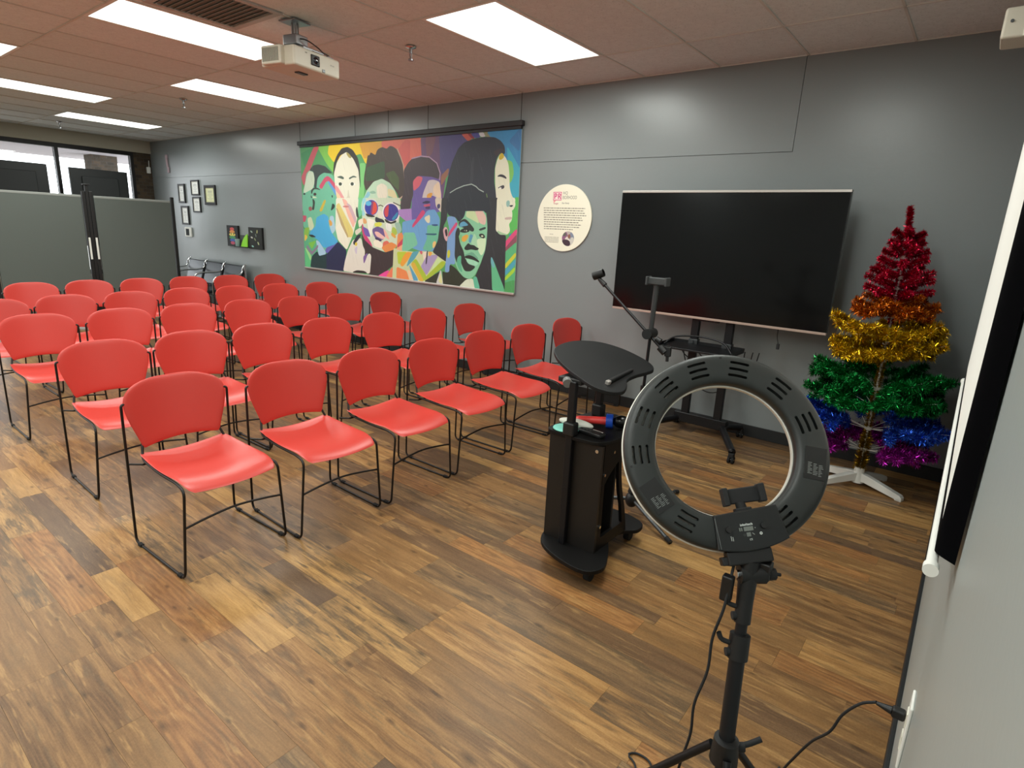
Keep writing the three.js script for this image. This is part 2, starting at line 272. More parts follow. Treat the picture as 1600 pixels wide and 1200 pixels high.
// ================= CHAIRS =================
{
  const W = 0.236, r = 0.0058;
  const proto = new THREE.Group();
  const sst = (a, b, x) => { x = Math.min(1, Math.max(0, (x - a) / (b - a))); return x * x * (3 - 2 * x); };
  const back = shell((u, v) => {
    const c = v > 0.66 ? Math.pow(1 - Math.pow((v - 0.66) / 0.345, 2.7), 1 / 2.7) : 1, b = v < 0.07 ? 0.93 + 0.07 * Math.sqrt(1 - Math.pow(1 - v / 0.07, 2)) : 1;
    const hw = (0.17 + 0.058 * sst(-0.15, 0.72, v)) * c * b, zz = u * hw, q = zz / 0.235;
    const y = 0.452 + 0.312 * v + 0.024 * (1 - q * q) * (1 - v) * (1 - v) - 0.004 * q * q;
    return V(-0.178 - 0.062 * v - 0.046 * (1 - q * q), y, -zz);
  }, 0.017, 22, 20);
  const seat = shell((u, v) => {
    const e = v > 0.86 ? Math.pow(1 - Math.pow((v - 0.86) / 0.145, 3), 1 / 3) : 1, f = v < 0.05 ? 0.94 + 0.06 * (v / 0.05) : 1;
    const hw = (0.196 + 0.012 * Math.sin(Math.PI * v)) * (0.8 + 0.2 * e) * f, zz = u * hw, q = zz / 0.2;
    const x = -0.208 + (0.462 + 0.024 * (1 - q * q)) * v - 0.012 * (1 - q * q) * (1 - v);
    const dish = 0.026 * q * q * (1 - 0.75 * v) - 0.012 * Math.sin(Math.PI * Math.min(1, v * 1.1)), lip = v > 0.72 ? -0.034 * Math.pow((v - 0.72) / 0.28, 2) : 0;
    return V(x, 0.418 + dish + lip, zz);
  }, 0.013, 20, 18);
  mesh('seat', seat, M.red, proto); mesh('backrest', back, M.red, proto);
  for (const s of [-1, 1]) {
    const f = mesh('side_frame', [bent([[-0.24, 0.664, s * 0.2], [-0.222, 0.676, s * W], [-0.237, 0.006, s * W], [0.232, 0.006, s * W], [0.238, 0.398, s * 0.209], [0.17, 0.408, s * 0.203], [0.0, 0.412, s * 0.205], [-0.18, 0.418, s * 0.192], [-0.222, 0.51, s * 0.166]], 0.035, r, 5, 8)], M.rodBlack, proto);
    mesh('connector', bent([[-0.21, 0.4, s * W], [-0.165, 0.4, s * 0.198]], 0.01, 0.0048, 3, 8), M.rodBlack, proto);
    for (const x of [-0.19, 0.19]) mesh('glide', rbox(x - 0.016, x + 0.016, 0, 0.014, s * W - 0.0085, s * W + 0.0085, 0.003), M.rubber, f);
  }
  mesh('stretcher', tube([[0.237, 0.235, -0.22], [0.232, 0.248, -0.12], [0.228, 0.256, 0], [0.232, 0.248, 0.12], [0.237, 0.235, 0.22]], 0.0052, 20, 8), M.rodBlack, proto);
  mesh('rear_stretcher', rod([-0.16, 0.402, -0.2], [-0.16, 0.402, 0.2], 0.005), M.rodBlack, proto);
  const rows = [
    [[-2.92, 3.54], [-2.85, 3.02], [-2.84, 2.49], [-2.85, 1.95], [-2.86, 1.41], [-2.86, 0.88], [-2.87, 0.29]],
    [[-3.97, 3.51], [-4.0, 3.0], [-4.03, 2.5], [-4.02, 1.97], [-4.01, 1.42], [-4.02, 0.88], [-4.05, 0.29]],
    [[-5.24, 3.51], [-5.27, 2.98], [-5.31, 2.46], [-5.35, 1.91], [-5.36, 1.38], [-5.36, 0.84], [-5.29, 0.33]],
    [[-6.25, 3.55], [-6.37, 3.03], [-6.41, 2.51], [-6.51, 1.96], [-6.52, 1.43], [-6.58, 0.86], [-6.56, 0.31]],
    [[-7.57, 3.0], [-7.66, 2.47], [-7.71, 1.94], [-7.79, 1.38], [-7.81, 0.84], [-7.84, 0.28]]];
  const rowName = ['front row', 'second row', 'third row', 'fourth row', 'back row'], ord = ['first', 'second', 'third', 'fourth', 'fifth', 'sixth', 'seventh'];
  const turns = [[2, -1, 1, 0, 1, 0, 0], [-1, 1, 0, 1, 0, 1, 0], [0, 1, -1, 0, 1, 0, 2], [0, 1, 0, -1, 1, 0, 0], [0, 1, 0, 1, 0, 0]];
  rows.forEach((row, i) => row.forEach(([x, z], j) => {
    const c = proto.clone(); c.name = numbered('stacking_chair'); c.position.set(x + 0.255, 0, Math.max(z, 0.258)); c.rotation.y = turns[i][j] * Math.PI / 180;
    const from = i === 4 ? 'left end' : 'left end';
    c.userData = { label: `red plastic chair with black wire frame, ${rowName[i]}, ${ord[j]} from the ${from}`, category: 'chair', group: 'red chairs set out in rows' };
    scene.add(c);
  }));
}

// ================= MURAL BANNER =================
{
  const X0 = -7.335, X1 = -3.672, Y0 = 0.893, Y1 = 2.428, z = 0.022;
  const art = `p 4f9a5e 0,0 637,-1 721,393 638,830 2,858
p 55a060 0,0 2048,1 2050,856 2,858
p 4f9a5e 0,0 637,-1 721,393 638,830 2,858
p 7cc04f 212,1 469,2 451,226 321,123
p 3f8f5a 5,44 170,5 206,52 48,138
p e8c828 353,2 932,7 945,110 754,135 705,70 402,114 338,57
p d9a032 691,7 932,9 929,79 738,103
p e0705c 916,6 1285,5 1291,122 1136,206 1092,85 929,79
p 6a4a72 1281,5 1547,2 1494,241 1466,405 1408,173 1291,122
p 4f4a80 1437,1 1628,2 1681,45 1494,241 1451,193
p 7a5262 1322,6 1409,4 1380,96 1336,123
p c0584a 1614,2 1660,2 1700,33 1668,44
p 8a2b3a 1660,2 1686,3 1719,31 1700,33
p 4a4a90 1686,3 1744,3 1763,27 1719,31
p c8c8cc 1744,3 1781,3 1801,25 1763,27
p 8a8a6a 1781,3 1849,4 1868,33 1801,29
p 3a86b8 1806,4 2048,1 2054,344 1999,561 1932,117
p 3fa8c0 1954,84 2053,206 2058,415 1975,292
p 3f74a8 2031,4 2047,3 2037,113 1965,59
p 5ab858 2019,345 2052,344 2051,513 1974,544 1993,425
p 7cc060 1951,152 1993,162 2007,222 1992,266 1968,274
p d8487a 1963,586 2045,506 2048,536 1967,618
p 8a4a5a 1967,618 2048,536 2048,577 1972,641
p 57b078 1968,637 2048,577 2052,850 1968,852
p c8c838 1975,702 2046,632 2047,655 1976,726
p 4aa0b8 1976,735 2047,669 2047,697 1977,764
p a8d038 1978,774 2045,712 2044,735 1978,793
p 4a9a58 1966,808 2048,782 2049,854 1968,854
p c05560 170,7 236,6 72,209 28,268 0,208
p 6cb898 66,184 106,162 162,156 296,178 390,200 434,289 421,439 -4,446 12,313 49,245
p c8d8c0 106,164 156,176 168,237 139,287 100,298 31,318 23,303 49,245 74,194
p 2f3a38 106,162 156,130 221,125 300,139 383,185 322,184 287,178 231,195 202,217 188,262 185,288 158,282 170,216 156,168
p c84a68 219,273 292,213 329,204 362,219 427,269 420,304 334,239 308,238 249,293
p 5a9ad0 325,239 343,239 420,304 421,339 349,269
p d0dcb8 133,339 188,349 202,391 178,443 150,443 165,391
p 2f3a30 114,303 149,282 195,283 239,298 194,290 157,290 137,303 125,329
e 3a2a28 164,326 19 10
p 303a30 111,329 135,360 160,396 150,443 126,444 121,402
p d0dcb8 45,360 73,365 74,444 30,445
e 202020 30,324 15 6
e 202020 47,364 12 8
p 24302c 366,369 401,379 403,404 360,435 343,435 372,409
p 24302c 365,334 383,334 376,354
p c8b040 278,364 300,369 243,442 206,442
p 6cb898 17,354 420,353 416,504 431,638 318,706 220,765 173,757 166,649 74,610 67,589 2,558
p 5cae84 -19,570 188,616 187,765 72,852 -2,852
p 303a30 131,354 162,375 146,437 118,433 136,401
p c8b040 278,364 300,369 242,446 211,442
p 24302c 373,388 403,398 397,418 351,439 367,409
p c8d4b0 58,497 107,486 138,554 106,582 73,578
p 9a5a58 77,417 116,412 122,440 84,444
p 4aa8d8 173,489 268,461 321,481 323,548 364,599 430,648 393,671 291,697 245,699 185,648 79,615 86,593 157,553
p a8c8e0 156,650 193,659 278,735 258,752 210,769 187,762
p 6a62b0 291,697 393,671 430,648 354,709 287,740 266,720
p 262a4c 430,651 526,705 493,851 230,855 72,852 95,773 167,730 187,765 219,768 296,739
p 1f3a3c 95,773 167,730 187,765 277,747 277,850 72,852
p 2a2a28 64,616 112,614 158,628 101,631
p 8ab84a 21,568 80,561 52,633 11,656 6,607
p e0b850 16,612 52,633 9,667
p 7cc04a 57,676 156,655 101,718
p 8a7a90 36,688 99,740 181,681 179,703 96,762 33,716
p 60c080 8,723 85,774 67,847 8,851
p a0d890 9,712 33,721 90,773 77,807
p c05068 -3,477 50,481 26,525 -8,520
p a8c8d8 339,475 383,474 402,566 364,599 332,548
p d8a050 319,502 354,506 370,531 341,548
p 7cc878 693,131 752,132 726,362 698,434 649,435 684,267
p 33302c 395,190 406,122 444,71 498,30 564,24 619,45 672,98 691,159 695,290 681,196 623,101 554,54 478,72 431,123 407,200
p e2e0cc 404,190 440,119 495,73 554,54 623,101 675,172 686,267 672,338 633,435 531,457 450,413 419,314
p a89a58 550,56 577,66 608,91 583,95 553,70
p 4a5c50 436,213 484,206 516,217 511,229 466,218
p 4a5c50 570,222 624,207 660,219 615,216 578,230
e f0efe4 472,261 32 9
e 3a4438 473,259 19 11
e f0efe4 608,262 31 9
e 3a4438 606,260 18 11
p cfcab4 561,290 570,338 581,353 531,356 553,343
p e09898 415,264 444,279 592,431 542,432 420,304
p e8c8a0 420,306 457,329 550,437 499,438 429,349
p 70c490 663,352 727,352 700,463 655,479
p e2e0cc 420,353 671,352 655,479 606,589 530,700 431,638 403,556
p d8c878 416,403 452,383 607,569 596,610 537,612
p e8b0a0 489,353 538,367 637,499 609,549 548,461
p b8a070 415,418 432,423 554,612 519,623
p c8a8b0 537,382 586,401 646,489 635,519
p e8e4d0 403,556 458,518 552,632 530,700 431,638
e c87878 531,408 35 6
p 2f3c34 640,425 655,405 672,483 647,474
p d86058 1075,63 1138,11 1187,13 1185,128 1134,161 1108,108
p 453a32 732,258 739,206 758,151 778,83 796,88 805,68 827,76 857,90 870,59 896,47 926,42 940,47 969,55 991,40 1012,39 1040,49 1068,65 1081,90 1101,116 1124,169 1139,249 1137,328 1087,355 1066,319 1011,269 925,232 834,245 753,305
p 3a5236 762,160 944,125 947,228 834,240 749,244
p 4a5c34 955,201 1035,185 1083,230 1081,306 1011,260
l c8a890 9 1068,59 1101,108 1124,152 1139,249 1140,328 1090,355 1100,383
p bcd8bc 726,357 761,305 834,249 917,232 997,260 1045,306 1086,383 1099,428 698,434 705,376
p e4dcc8 863,277 916,259 967,278 972,338 918,379 867,338
p dcd0a0 974,292 1038,306 1079,365 1029,374 979,338
p 88c0d0 726,357 777,305 799,328 750,362
p 90b8a0 784,314 831,305 860,319 814,324
p 90b8a0 972,338 1022,347 1044,365 1000,360
p cad6bc 715,352 1094,350 1093,396 1073,571 1063,647 950,692 812,670 721,585 707,487
p 98d0d8 715,352 751,352 736,462 708,468
e d8d4cc 806,413 83 57
e 2e3aa0 806,412 69 49
p d84a38 827,370 857,384 867,417 855,441 823,456 807,454
p 8a3a68 812,368 829,370 811,453 796,449
e 58b0d8 776,385 31 16
e e8e0dc 1005,440 88 63
e 38308a 1005,440 75 54
p c84048 940,421 969,397 984,392 976,462 953,470 938,449
p 3088b0 1010,482 1072,432 1068,460 1032,486
p 2a2620 741,450 846,466 822,472 760,469
p 2a2620 940,479 1002,503 1058,486 1053,500 995,511 950,498
l 4a4438 6 879,400 902,395 925,402
l 4a4438 6 1029,378 1100,398
p e0d8c8 871,422 916,435 921,477 876,474
p 2a2a34 849,469 876,478 928,487 943,505 913,501 851,503 844,489
p d8d850 835,513 890,502 920,515 889,530 842,532
p c83c70 709,512 737,584 798,641 812,670 765,662 720,605 702,561
p 7058a8 712,536 771,554 792,602 736,594
p d8a068 719,477 750,491 757,515 717,516
p ece8d8 759,481 844,493 810,552 799,606 771,554
p 6a548a 810,552 865,531 926,544 955,576 923,616 846,609 824,586
p e8b8b0 833,566 872,565 946,600 923,611 855,594
p 3a2a50 847,600 915,621 884,627 838,610
p e8b0a0 926,539 962,571 991,613 946,595
p d86a58 922,630 968,618 997,641 920,674
p e08a48 905,665 1005,626 1064,643 1033,673 950,697
p ece4d0 822,625 869,618 922,645 905,670 828,659
p e8e8e0 950,505 1009,513 1008,560 956,547
p a8c048 1023,526 1059,544 1066,572 1036,582 1008,560
p d8a040 1007,564 1051,582 1050,601 1007,583
p 9ab8a8 1039,502 1090,501 1110,547 1073,581 1059,544
p e08a50 1073,571 1145,555 1137,606 1063,671 1064,638
p c84058 1071,637 1137,588 1140,615 1066,671
p e8a880 1041,672 1143,625 1105,721 1095,818 1029,789 1024,726
p 3a2e30 697,581 727,624 812,670 942,697 1041,672 1022,775 945,820 866,856 754,850 793,721 770,707 728,745
p ddd8cc 547,699 603,630 662,617 695,616 708,665 731,694 718,776 744,739 778,709 797,725 779,845 588,852 484,849 507,779
p e8dcc8 661,498 711,482 717,511 675,547
p d8d0c0 624,569 691,542 698,566 638,598
p 2c2838 602,650 647,598 697,586 670,617 635,644 617,665
p 7a5a98 712,736 762,707 744,744 717,786
p c8bcd0 616,690 650,668 638,730
p d8c040 627,644 652,648 642,669 622,664
p 2c2826 588,852 640,835 722,834 754,847
p e84a98 866,856 945,820 984,807 959,856
p e87a5a 951,854 1014,785 1044,793 1027,857
p 3a2c2c 1040,788 1095,818 1123,857 1034,857
p 40343a 1128,188 1168,144 1216,115 1284,107 1356,114 1414,147 1446,190 1446,233 1420,241 1381,227 1249,221 1214,251 1219,323 1198,368 1190,413 1118,424 1100,419 1102,368 1124,327 1137,291 1134,228
l b89ab8 7 1203,119 1284,108 1356,116 1420,152 1449,207 1446,246
p 6a58a0 1214,251 1255,221 1381,230 1446,246 1459,301 1471,388 1459,422 1196,426 1219,323
p d86070 1214,251 1255,222 1302,230 1275,278 1220,309
p cfc4c4 1349,249 1394,245 1446,258 1459,344 1465,388 1420,344 1381,331 1341,362 1294,367 1308,318
p e8d0b4 1394,284 1439,254 1459,323 1459,362 1394,323
p e0a040 1338,329 1381,318 1387,327 1361,362 1341,362
p 2c2a50 1294,374 1334,365 1374,367 1361,375
p 9a6a52 1458,224 1521,180 1515,217 1459,280
p a880c0 1079,421 1211,414 1217,509 1163,495 1078,451
p 6a58a0 1205,350 1466,349 1466,420 1300,467 1209,499 1203,424
p d8ccb8 1410,349 1466,349 1466,434 1417,397
p 6aa0d0 1116,496 1300,467 1345,422 1409,416 1452,468 1445,541 1416,621 1401,661 1290,667 1206,651 1114,568
p 6ab898 1344,510 1445,507 1438,590 1402,641 1365,663 1305,656 1343,594
p 78c0a0 1130,562 1231,558 1260,628 1159,675 1111,677
p c84070 1209,514 1301,418 1326,432 1311,452 1213,529
p e0d8b8 1315,466 1366,446 1366,494 1344,495
p 2c2a50 1294,379 1331,366 1374,371 1345,381
p c05070 1308,391 1367,383 1367,395 1316,400
p 3a3060 1323,403 1367,397 1366,412 1330,412
p 3a3a68 1427,387 1452,382 1452,406 1431,411
p 305080 1380,504 1438,502 1431,510 1395,511
p 2a5a70 1329,560 1431,556 1416,565 1336,565
p e8c078 1394,607 1423,600 1416,631 1394,647
p c8d0a0 1031,661 1095,678 1159,675 1252,677 1298,667 1357,669 1416,665 1513,719 1341,852 1016,863
p b8c838 1063,685 1159,680 1109,751 1077,764
p e8a038 1126,708 1159,680 1213,682 1166,732 1117,777 1093,763
p 58a0b0 1214,677 1275,668 1228,722 1157,774 1173,736
p e8d8c8 1305,677 1350,664 1327,757
p d05868 1275,668 1305,667 1297,692
p a898c0 1342,695 1445,679 1341,813 1289,765
p 2a2430 1343,664 1351,664 1342,741 1334,746
p e8a848 1357,664 1394,672 1365,699
p a8c038 1204,745 1244,716 1341,818 1334,845 1295,848
p d8b040 1197,751 1228,738 1318,851 1280,854
p c8e0a0 1438,699 1474,712 1364,806
p a8c038 1341,818 1474,717 1509,719 1488,751 1364,827 1326,850
p e88850 1060,781 1156,801 1186,862 1057,860
p e8c8a0 1164,790 1211,807 1249,857 1186,862
p 58a0c0 1181,757 1257,835 1265,856 1226,859
p 2b2f3a 1459,422 1497,301 1521,217 1545,155 1593,79 1640,49 1709,35 1788,29 1865,35 1908,55 1936,83 1940,125 1910,112 1884,138 1870,192 1870,263 1892,343 1906,415
p 363a42 1700,140 1717,124 1714,261 1691,273
p 3c3238 1856,106 1910,93 1937,102 1910,112 1884,134
p e4e4cc 1911,116 1943,136 1966,171 1976,225 1982,292 1994,327 2028,374 2024,394 2009,413 1903,415 1892,343 1882,283 1876,192 1890,146
p c8b030 1898,138 1916,112 1938,132 1922,147 1907,150
p 2c2c34 1891,236 1915,224 1947,233 1962,250 1937,240 1910,234
p 3c3840 1901,295 1939,280 1947,291 1934,301 1907,295
e f0f0e8 1918,296 9 4
p 90b8b0 1964,367 1985,355 1981,386 1965,391
p 28303a 1984,386 2013,382 2002,392
p 2a2c30 1819,348 1904,347 1902,529 1929,541 1971,544 1971,611 1978,846 1886,855 1789,854 1749,795 1798,705 1833,600 1829,482
p 2a2c30 1466,349 1517,349 1511,467 1480,515 1515,596 1513,719 1394,667 1438,600 1459,492
p e4e4cc 1898,347 2026,347 2022,381 2000,403 2010,429 2006,468 1986,482 2000,521 1977,542 1923,533 1898,524
p 90b8b0 1964,364 1987,360 1988,390 1968,395
p 28303a 1982,388 2014,384 2003,394
p c8b0a8 1958,452 2005,446 2009,457 1962,461
p a8c8a0 1904,520 1941,532 1983,541 1923,542
p 60b888 1870,663 1892,694 1972,833 1976,853 1889,855
p 6ab0b8 1870,663 1892,694 1900,731 1871,709
p 7aa0d0 1511,457 1569,451 1597,479 1597,502 1585,651 1586,729 1541,727 1541,777 1502,780 1519,635 1516,606 1529,557 1536,528
p d04a78 1529,547 1590,483 1600,497 1536,562 1526,572
p c8c838 1519,655 1540,644 1544,683 1523,699
p 88c8a0 1635,385 1687,378 1751,384 1802,415 1825,446 1833,504 1832,563 1822,638 1786,715 1748,780 1716,802 1655,802 1614,761 1586,719 1585,651 1598,573 1597,502 1617,478 1656,454
p 98c8c8 1635,385 1694,380 1707,411 1662,417
p e0bcae 1733,397 1784,410 1822,450 1817,495 1773,483 1740,429
p c8dca8 1675,417 1733,420 1773,488 1728,471 1663,449
p 1f2630 1497,422 1522,340 1559,302 1620,285 1691,273 1738,286 1785,311 1819,327 1843,376 1850,416
l a8b8b0 6 1534,319 1583,298 1644,281 1703,273 1738,286 1761,302 1796,315
l 6a8a50 6 1819,327 1827,351 1838,392
p 1f2630 1507,349 1840,347 1845,401 1822,432 1790,406 1751,384 1687,378 1635,383 1662,417 1650,454 1610,483 1583,455 1528,447 1515,433
p 262c28 1610,483 1656,463 1689,481 1736,521 1723,535 1690,523 1637,510 1610,506
p 5aa0c0 1617,492 1650,477 1690,499 1644,505 1617,513
p 262c28 1584,545 1604,511 1624,534 1611,568 1625,610 1653,647 1667,694 1714,715 1754,732 1715,759 1668,762 1641,725 1626,678 1606,689 1603,723 1582,680 1585,612
p 20281f 1624,530 1664,512 1703,531 1664,542 1624,539
e d8e0c0 1667,530 12 4
e 20281f 1665,530 6 4
p 7cc080 1611,559 1638,553 1639,600 1618,582
p e0a840 1638,567 1678,551 1691,560 1665,594 1638,591
p 5898b8 1704,545 1737,563 1737,586 1692,598
p a8d8b0 1736,540 1763,585 1770,622 1731,610 1711,597
p d0e8c0 1756,576 1826,564 1821,629 1797,667 1771,641
p 1e2420 1656,633 1692,598 1705,611 1738,610 1757,623 1777,626 1758,637 1712,632 1679,641
p 2a3a38 1768,520 1818,505 1824,513 1780,526
p 20281f 1771,547 1800,542 1819,555 1813,569 1781,561
e d8e0c0 1797,556 9 5
p 6aa88a 1660,671 1726,648 1778,687 1746,685 1693,678
p 20241e 1663,678 1700,668 1739,676 1779,697 1779,704 1740,692 1693,686 1670,685
p a0d8b8 1674,692 1740,697 1776,709 1754,727 1694,717
p 5cb08a 1606,684 1636,672 1634,716 1648,774 1621,756 1600,723
p d8a8b0 1480,530 1501,512 1519,528 1522,557 1515,601 1494,583
p 2a2428 1494,534 1512,524 1519,562 1508,572
p 2a3020 1541,732 1586,749 1662,802 1709,808 1629,855 1488,858 1481,776 1502,785 1541,779
p 2f3428 1322,852 1416,802 1466,778 1437,857
p d8e0c8 1625,856 1683,810 1736,801 1757,858
p 60b898 1736,796 1762,784 1793,855 1754,859
p c8c8c8 1427,858 1466,767 1488,857
p d8d898 1445,840 1467,788 1481,855`;
  const tex = canvasTex(2048, 856, (c, w, h) => {
    c.fillStyle = '#55a060'; c.fillRect(0, 0, w, h); c.lineJoin = 'round'; c.lineCap = 'round';
    const pt = (s) => s.split(',').map(Number);
    for (const line of art.split('\n')) {
      const t = line.trim().split(' '); if (t.length < 3) continue; c.fillStyle = c.strokeStyle = '#' + t[1];
      if (t[0] === 'p') { c.beginPath(); const q = t.slice(2).map(pt), n = q.length, on = (u, v) => { const f = Math.min(0.5, 16 / Math.hypot(v[0] - u[0], v[1] - u[1])); return [u[0] + (v[0] - u[0]) * f, u[1] + (v[1] - u[1]) * f]; };
        q.forEach((w, i) => { const a = on(w, q[(i + n - 1) % n]), b = on(w, q[(i + 1) % n]); i ? c.lineTo(...a) : c.moveTo(...a); c.quadraticCurveTo(...w, ...b); }); c.closePath(); c.fill(); c.lineWidth = 3; c.stroke(); }
      if (t[0] === 'l') { c.lineWidth = +t[2]; c.beginPath(); t.slice(3).forEach((s, i) => { const [x, y] = pt(s); i ? c.lineTo(x, y) : c.moveTo(x, y); }); c.stroke(); }
      if (t[0] === 'e') { const [x, y] = pt(t[2]); c.beginPath(); c.ellipse(x, y, +t[3], +t[4], 0, 0, 7); c.fill(); }
    }
    c.globalAlpha = 0.05;   // brush strokes of the print
    for (let i = 0; i < 900; i++) { const x = rnd() * w, y = rnd() * h, l = rr(20, 90); c.strokeStyle = rnd() < 0.5 ? '#ffffff' : '#203040'; c.lineWidth = rr(1, 5); c.beginPath(); c.moveTo(x, y); c.lineTo(x + l * 0.35, y + l); c.stroke(); }
  });
  const t = thing('hanging_banner', 'wide colourful banner of six painted faces hanging on the grey wall', 'banner', [(X0 + X1) / 2, 0, z]);
  const g = new THREE.PlaneGeometry(X1 - X0, Y1 - Y0, 40, 4), p = g.attributes.position;
  for (let i = 0; i < p.count; i++) p.setZ(i, 0.0025 * Math.sin(p.getX(i) * 5.3) * (1 - (p.getY(i) + 0.77) / 1.6));
  g.computeVertexNormals(); g.translate((X0 + X1) / 2, (Y0 + Y1) / 2, z);
  wpart(t, 'print', g, std(0xffffff, 0.5, 0, { map: tex, side: THREE.DoubleSide }));
  wpart(t, 'backing', g.clone().translate(0, 0, -0.006), M.offWhite);
  wpart(t, 'top_rail', [rbox(X0 - 0.03, X1 + 0.02, Y1 + 0.02, Y1 + 0.068, 0.004, 0.05, 0.006), box(X0, X1, Y1 - 0.005, Y1 + 0.03, 0.01, 0.035)], std(0x1d1b1d, 0.5));
  wpart(t, 'bottom_rail', rbox(X0, X1, Y0 - 0.02, Y0 + 0.004, 0.012, 0.032, 0.006), M.silver);
  for (const x of [-7.33, -6.177, -5.576, -4.936, -3.69]) wpart(t, 'hanging_wire', rod([x, Y1 + 0.06, 0.02], [x, H - 0.001, 0.02], 0.0028, 0.0028, 6), M.black);
}

// ================= ROUND SIGN =================
{
  const t = thing('round_wall_sign', 'round cream sign with pink logo and grey text beside the mural', 'sign', [-3.144, 1.63, 0.001]);
  mesh('board', new THREE.CylinderGeometry(0.296, 0.296, 0.012, 64).rotateX(Math.PI / 2).translate(0, 0, 0.007), std(0xe9e5d2, 0.55), t);
  const tex = canvasTex(1024, 1024, (c, w) => {
    c.fillStyle = '#ece8d4'; c.fillRect(0, 0, w, w); c.fillStyle = '#d0407c'; c.strokeStyle = '#d0407c'; c.lineJoin = 'round';
    c.lineWidth = 12; c.strokeRect(292, 116, 150, 118); c.fillStyle = '#ecdcd4'; c.fillRect(296, 120, 142, 110); c.fillStyle = '#d0407c'; c.font = 'bold 118px sans-serif'; c.fillText('PR', 296, 216);
    c.fillStyle = '#e29a9c'; c.beginPath(); c.moveTo(292, 236); c.lineTo(350, 236); c.lineTo(300, 290); c.closePath(); c.fill(); c.font = 'italic bold 34px sans-serif'; c.fillStyle = '#b06a72'; c.fillText('stage', 300, 300);
    c.fillStyle = '#6f6b60'; c.font = '64px sans-serif'; c.fillText('HQ', 470, 150); c.font = '72px sans-serif'; c.fillText('BORHOOD', 466, 220, 270);
    c.font = 'bold 30px sans-serif'; c.fillText('Our Story', 460, 292, 190);
    c.fillStyle = '#8f8a7c';
    const lines = 10; for (let i = 0; i < lines; i++) { let x = 110 + i * 3; const y = 352 + i * 36, end = [900, 880, 900, 930, 850, 870, 800, 850, 820, 700][i]; while (x < end) { const l = rr(16, 60); c.fillRect(x, y, Math.min(l, end - x), 15); x += l + 9; } }
    for (let i = 0; i < 6; i++) { let x = 165; const y = 790 + i * 20 - (i ? 0 : 26); const end = i ? 440 : 330; if (!i) x = 260; while (x < end) { const l = rr(10, 36); c.fillRect(x, y, Math.min(l, end - x), 8); x += l + 6; } }
    c.save(); c.beginPath(); c.arc(620, 826, 116, 0, 7); c.clip(); c.fillStyle = '#b9aea6'; c.fillRect(500, 700, 250, 250);
    for (const [x, y, rx, ry, col] of [[560, 800, 55, 80, '#8a5a7c'], [620, 860, 60, 70, '#d8cfc4'], [580, 900, 90, 60, '#3c2432'], [690, 790, 50, 70, '#7e869a'], [640, 790, 26, 34, '#8a5a48'], [700, 860, 40, 60, '#c8c4bc'], [545, 760, 40, 30, '#5a5a52']]) { c.fillStyle = col; c.beginPath(); c.ellipse(x, y, rx, ry, 0, 0, 7); c.fill(); }
    c.restore();
  });
  const g = new THREE.CircleGeometry(0.293, 64); mesh('printed_face', g.translate(0, 0, 0.0135), std(0xffffff, 0.5, 0, { map: tex }), t);
}

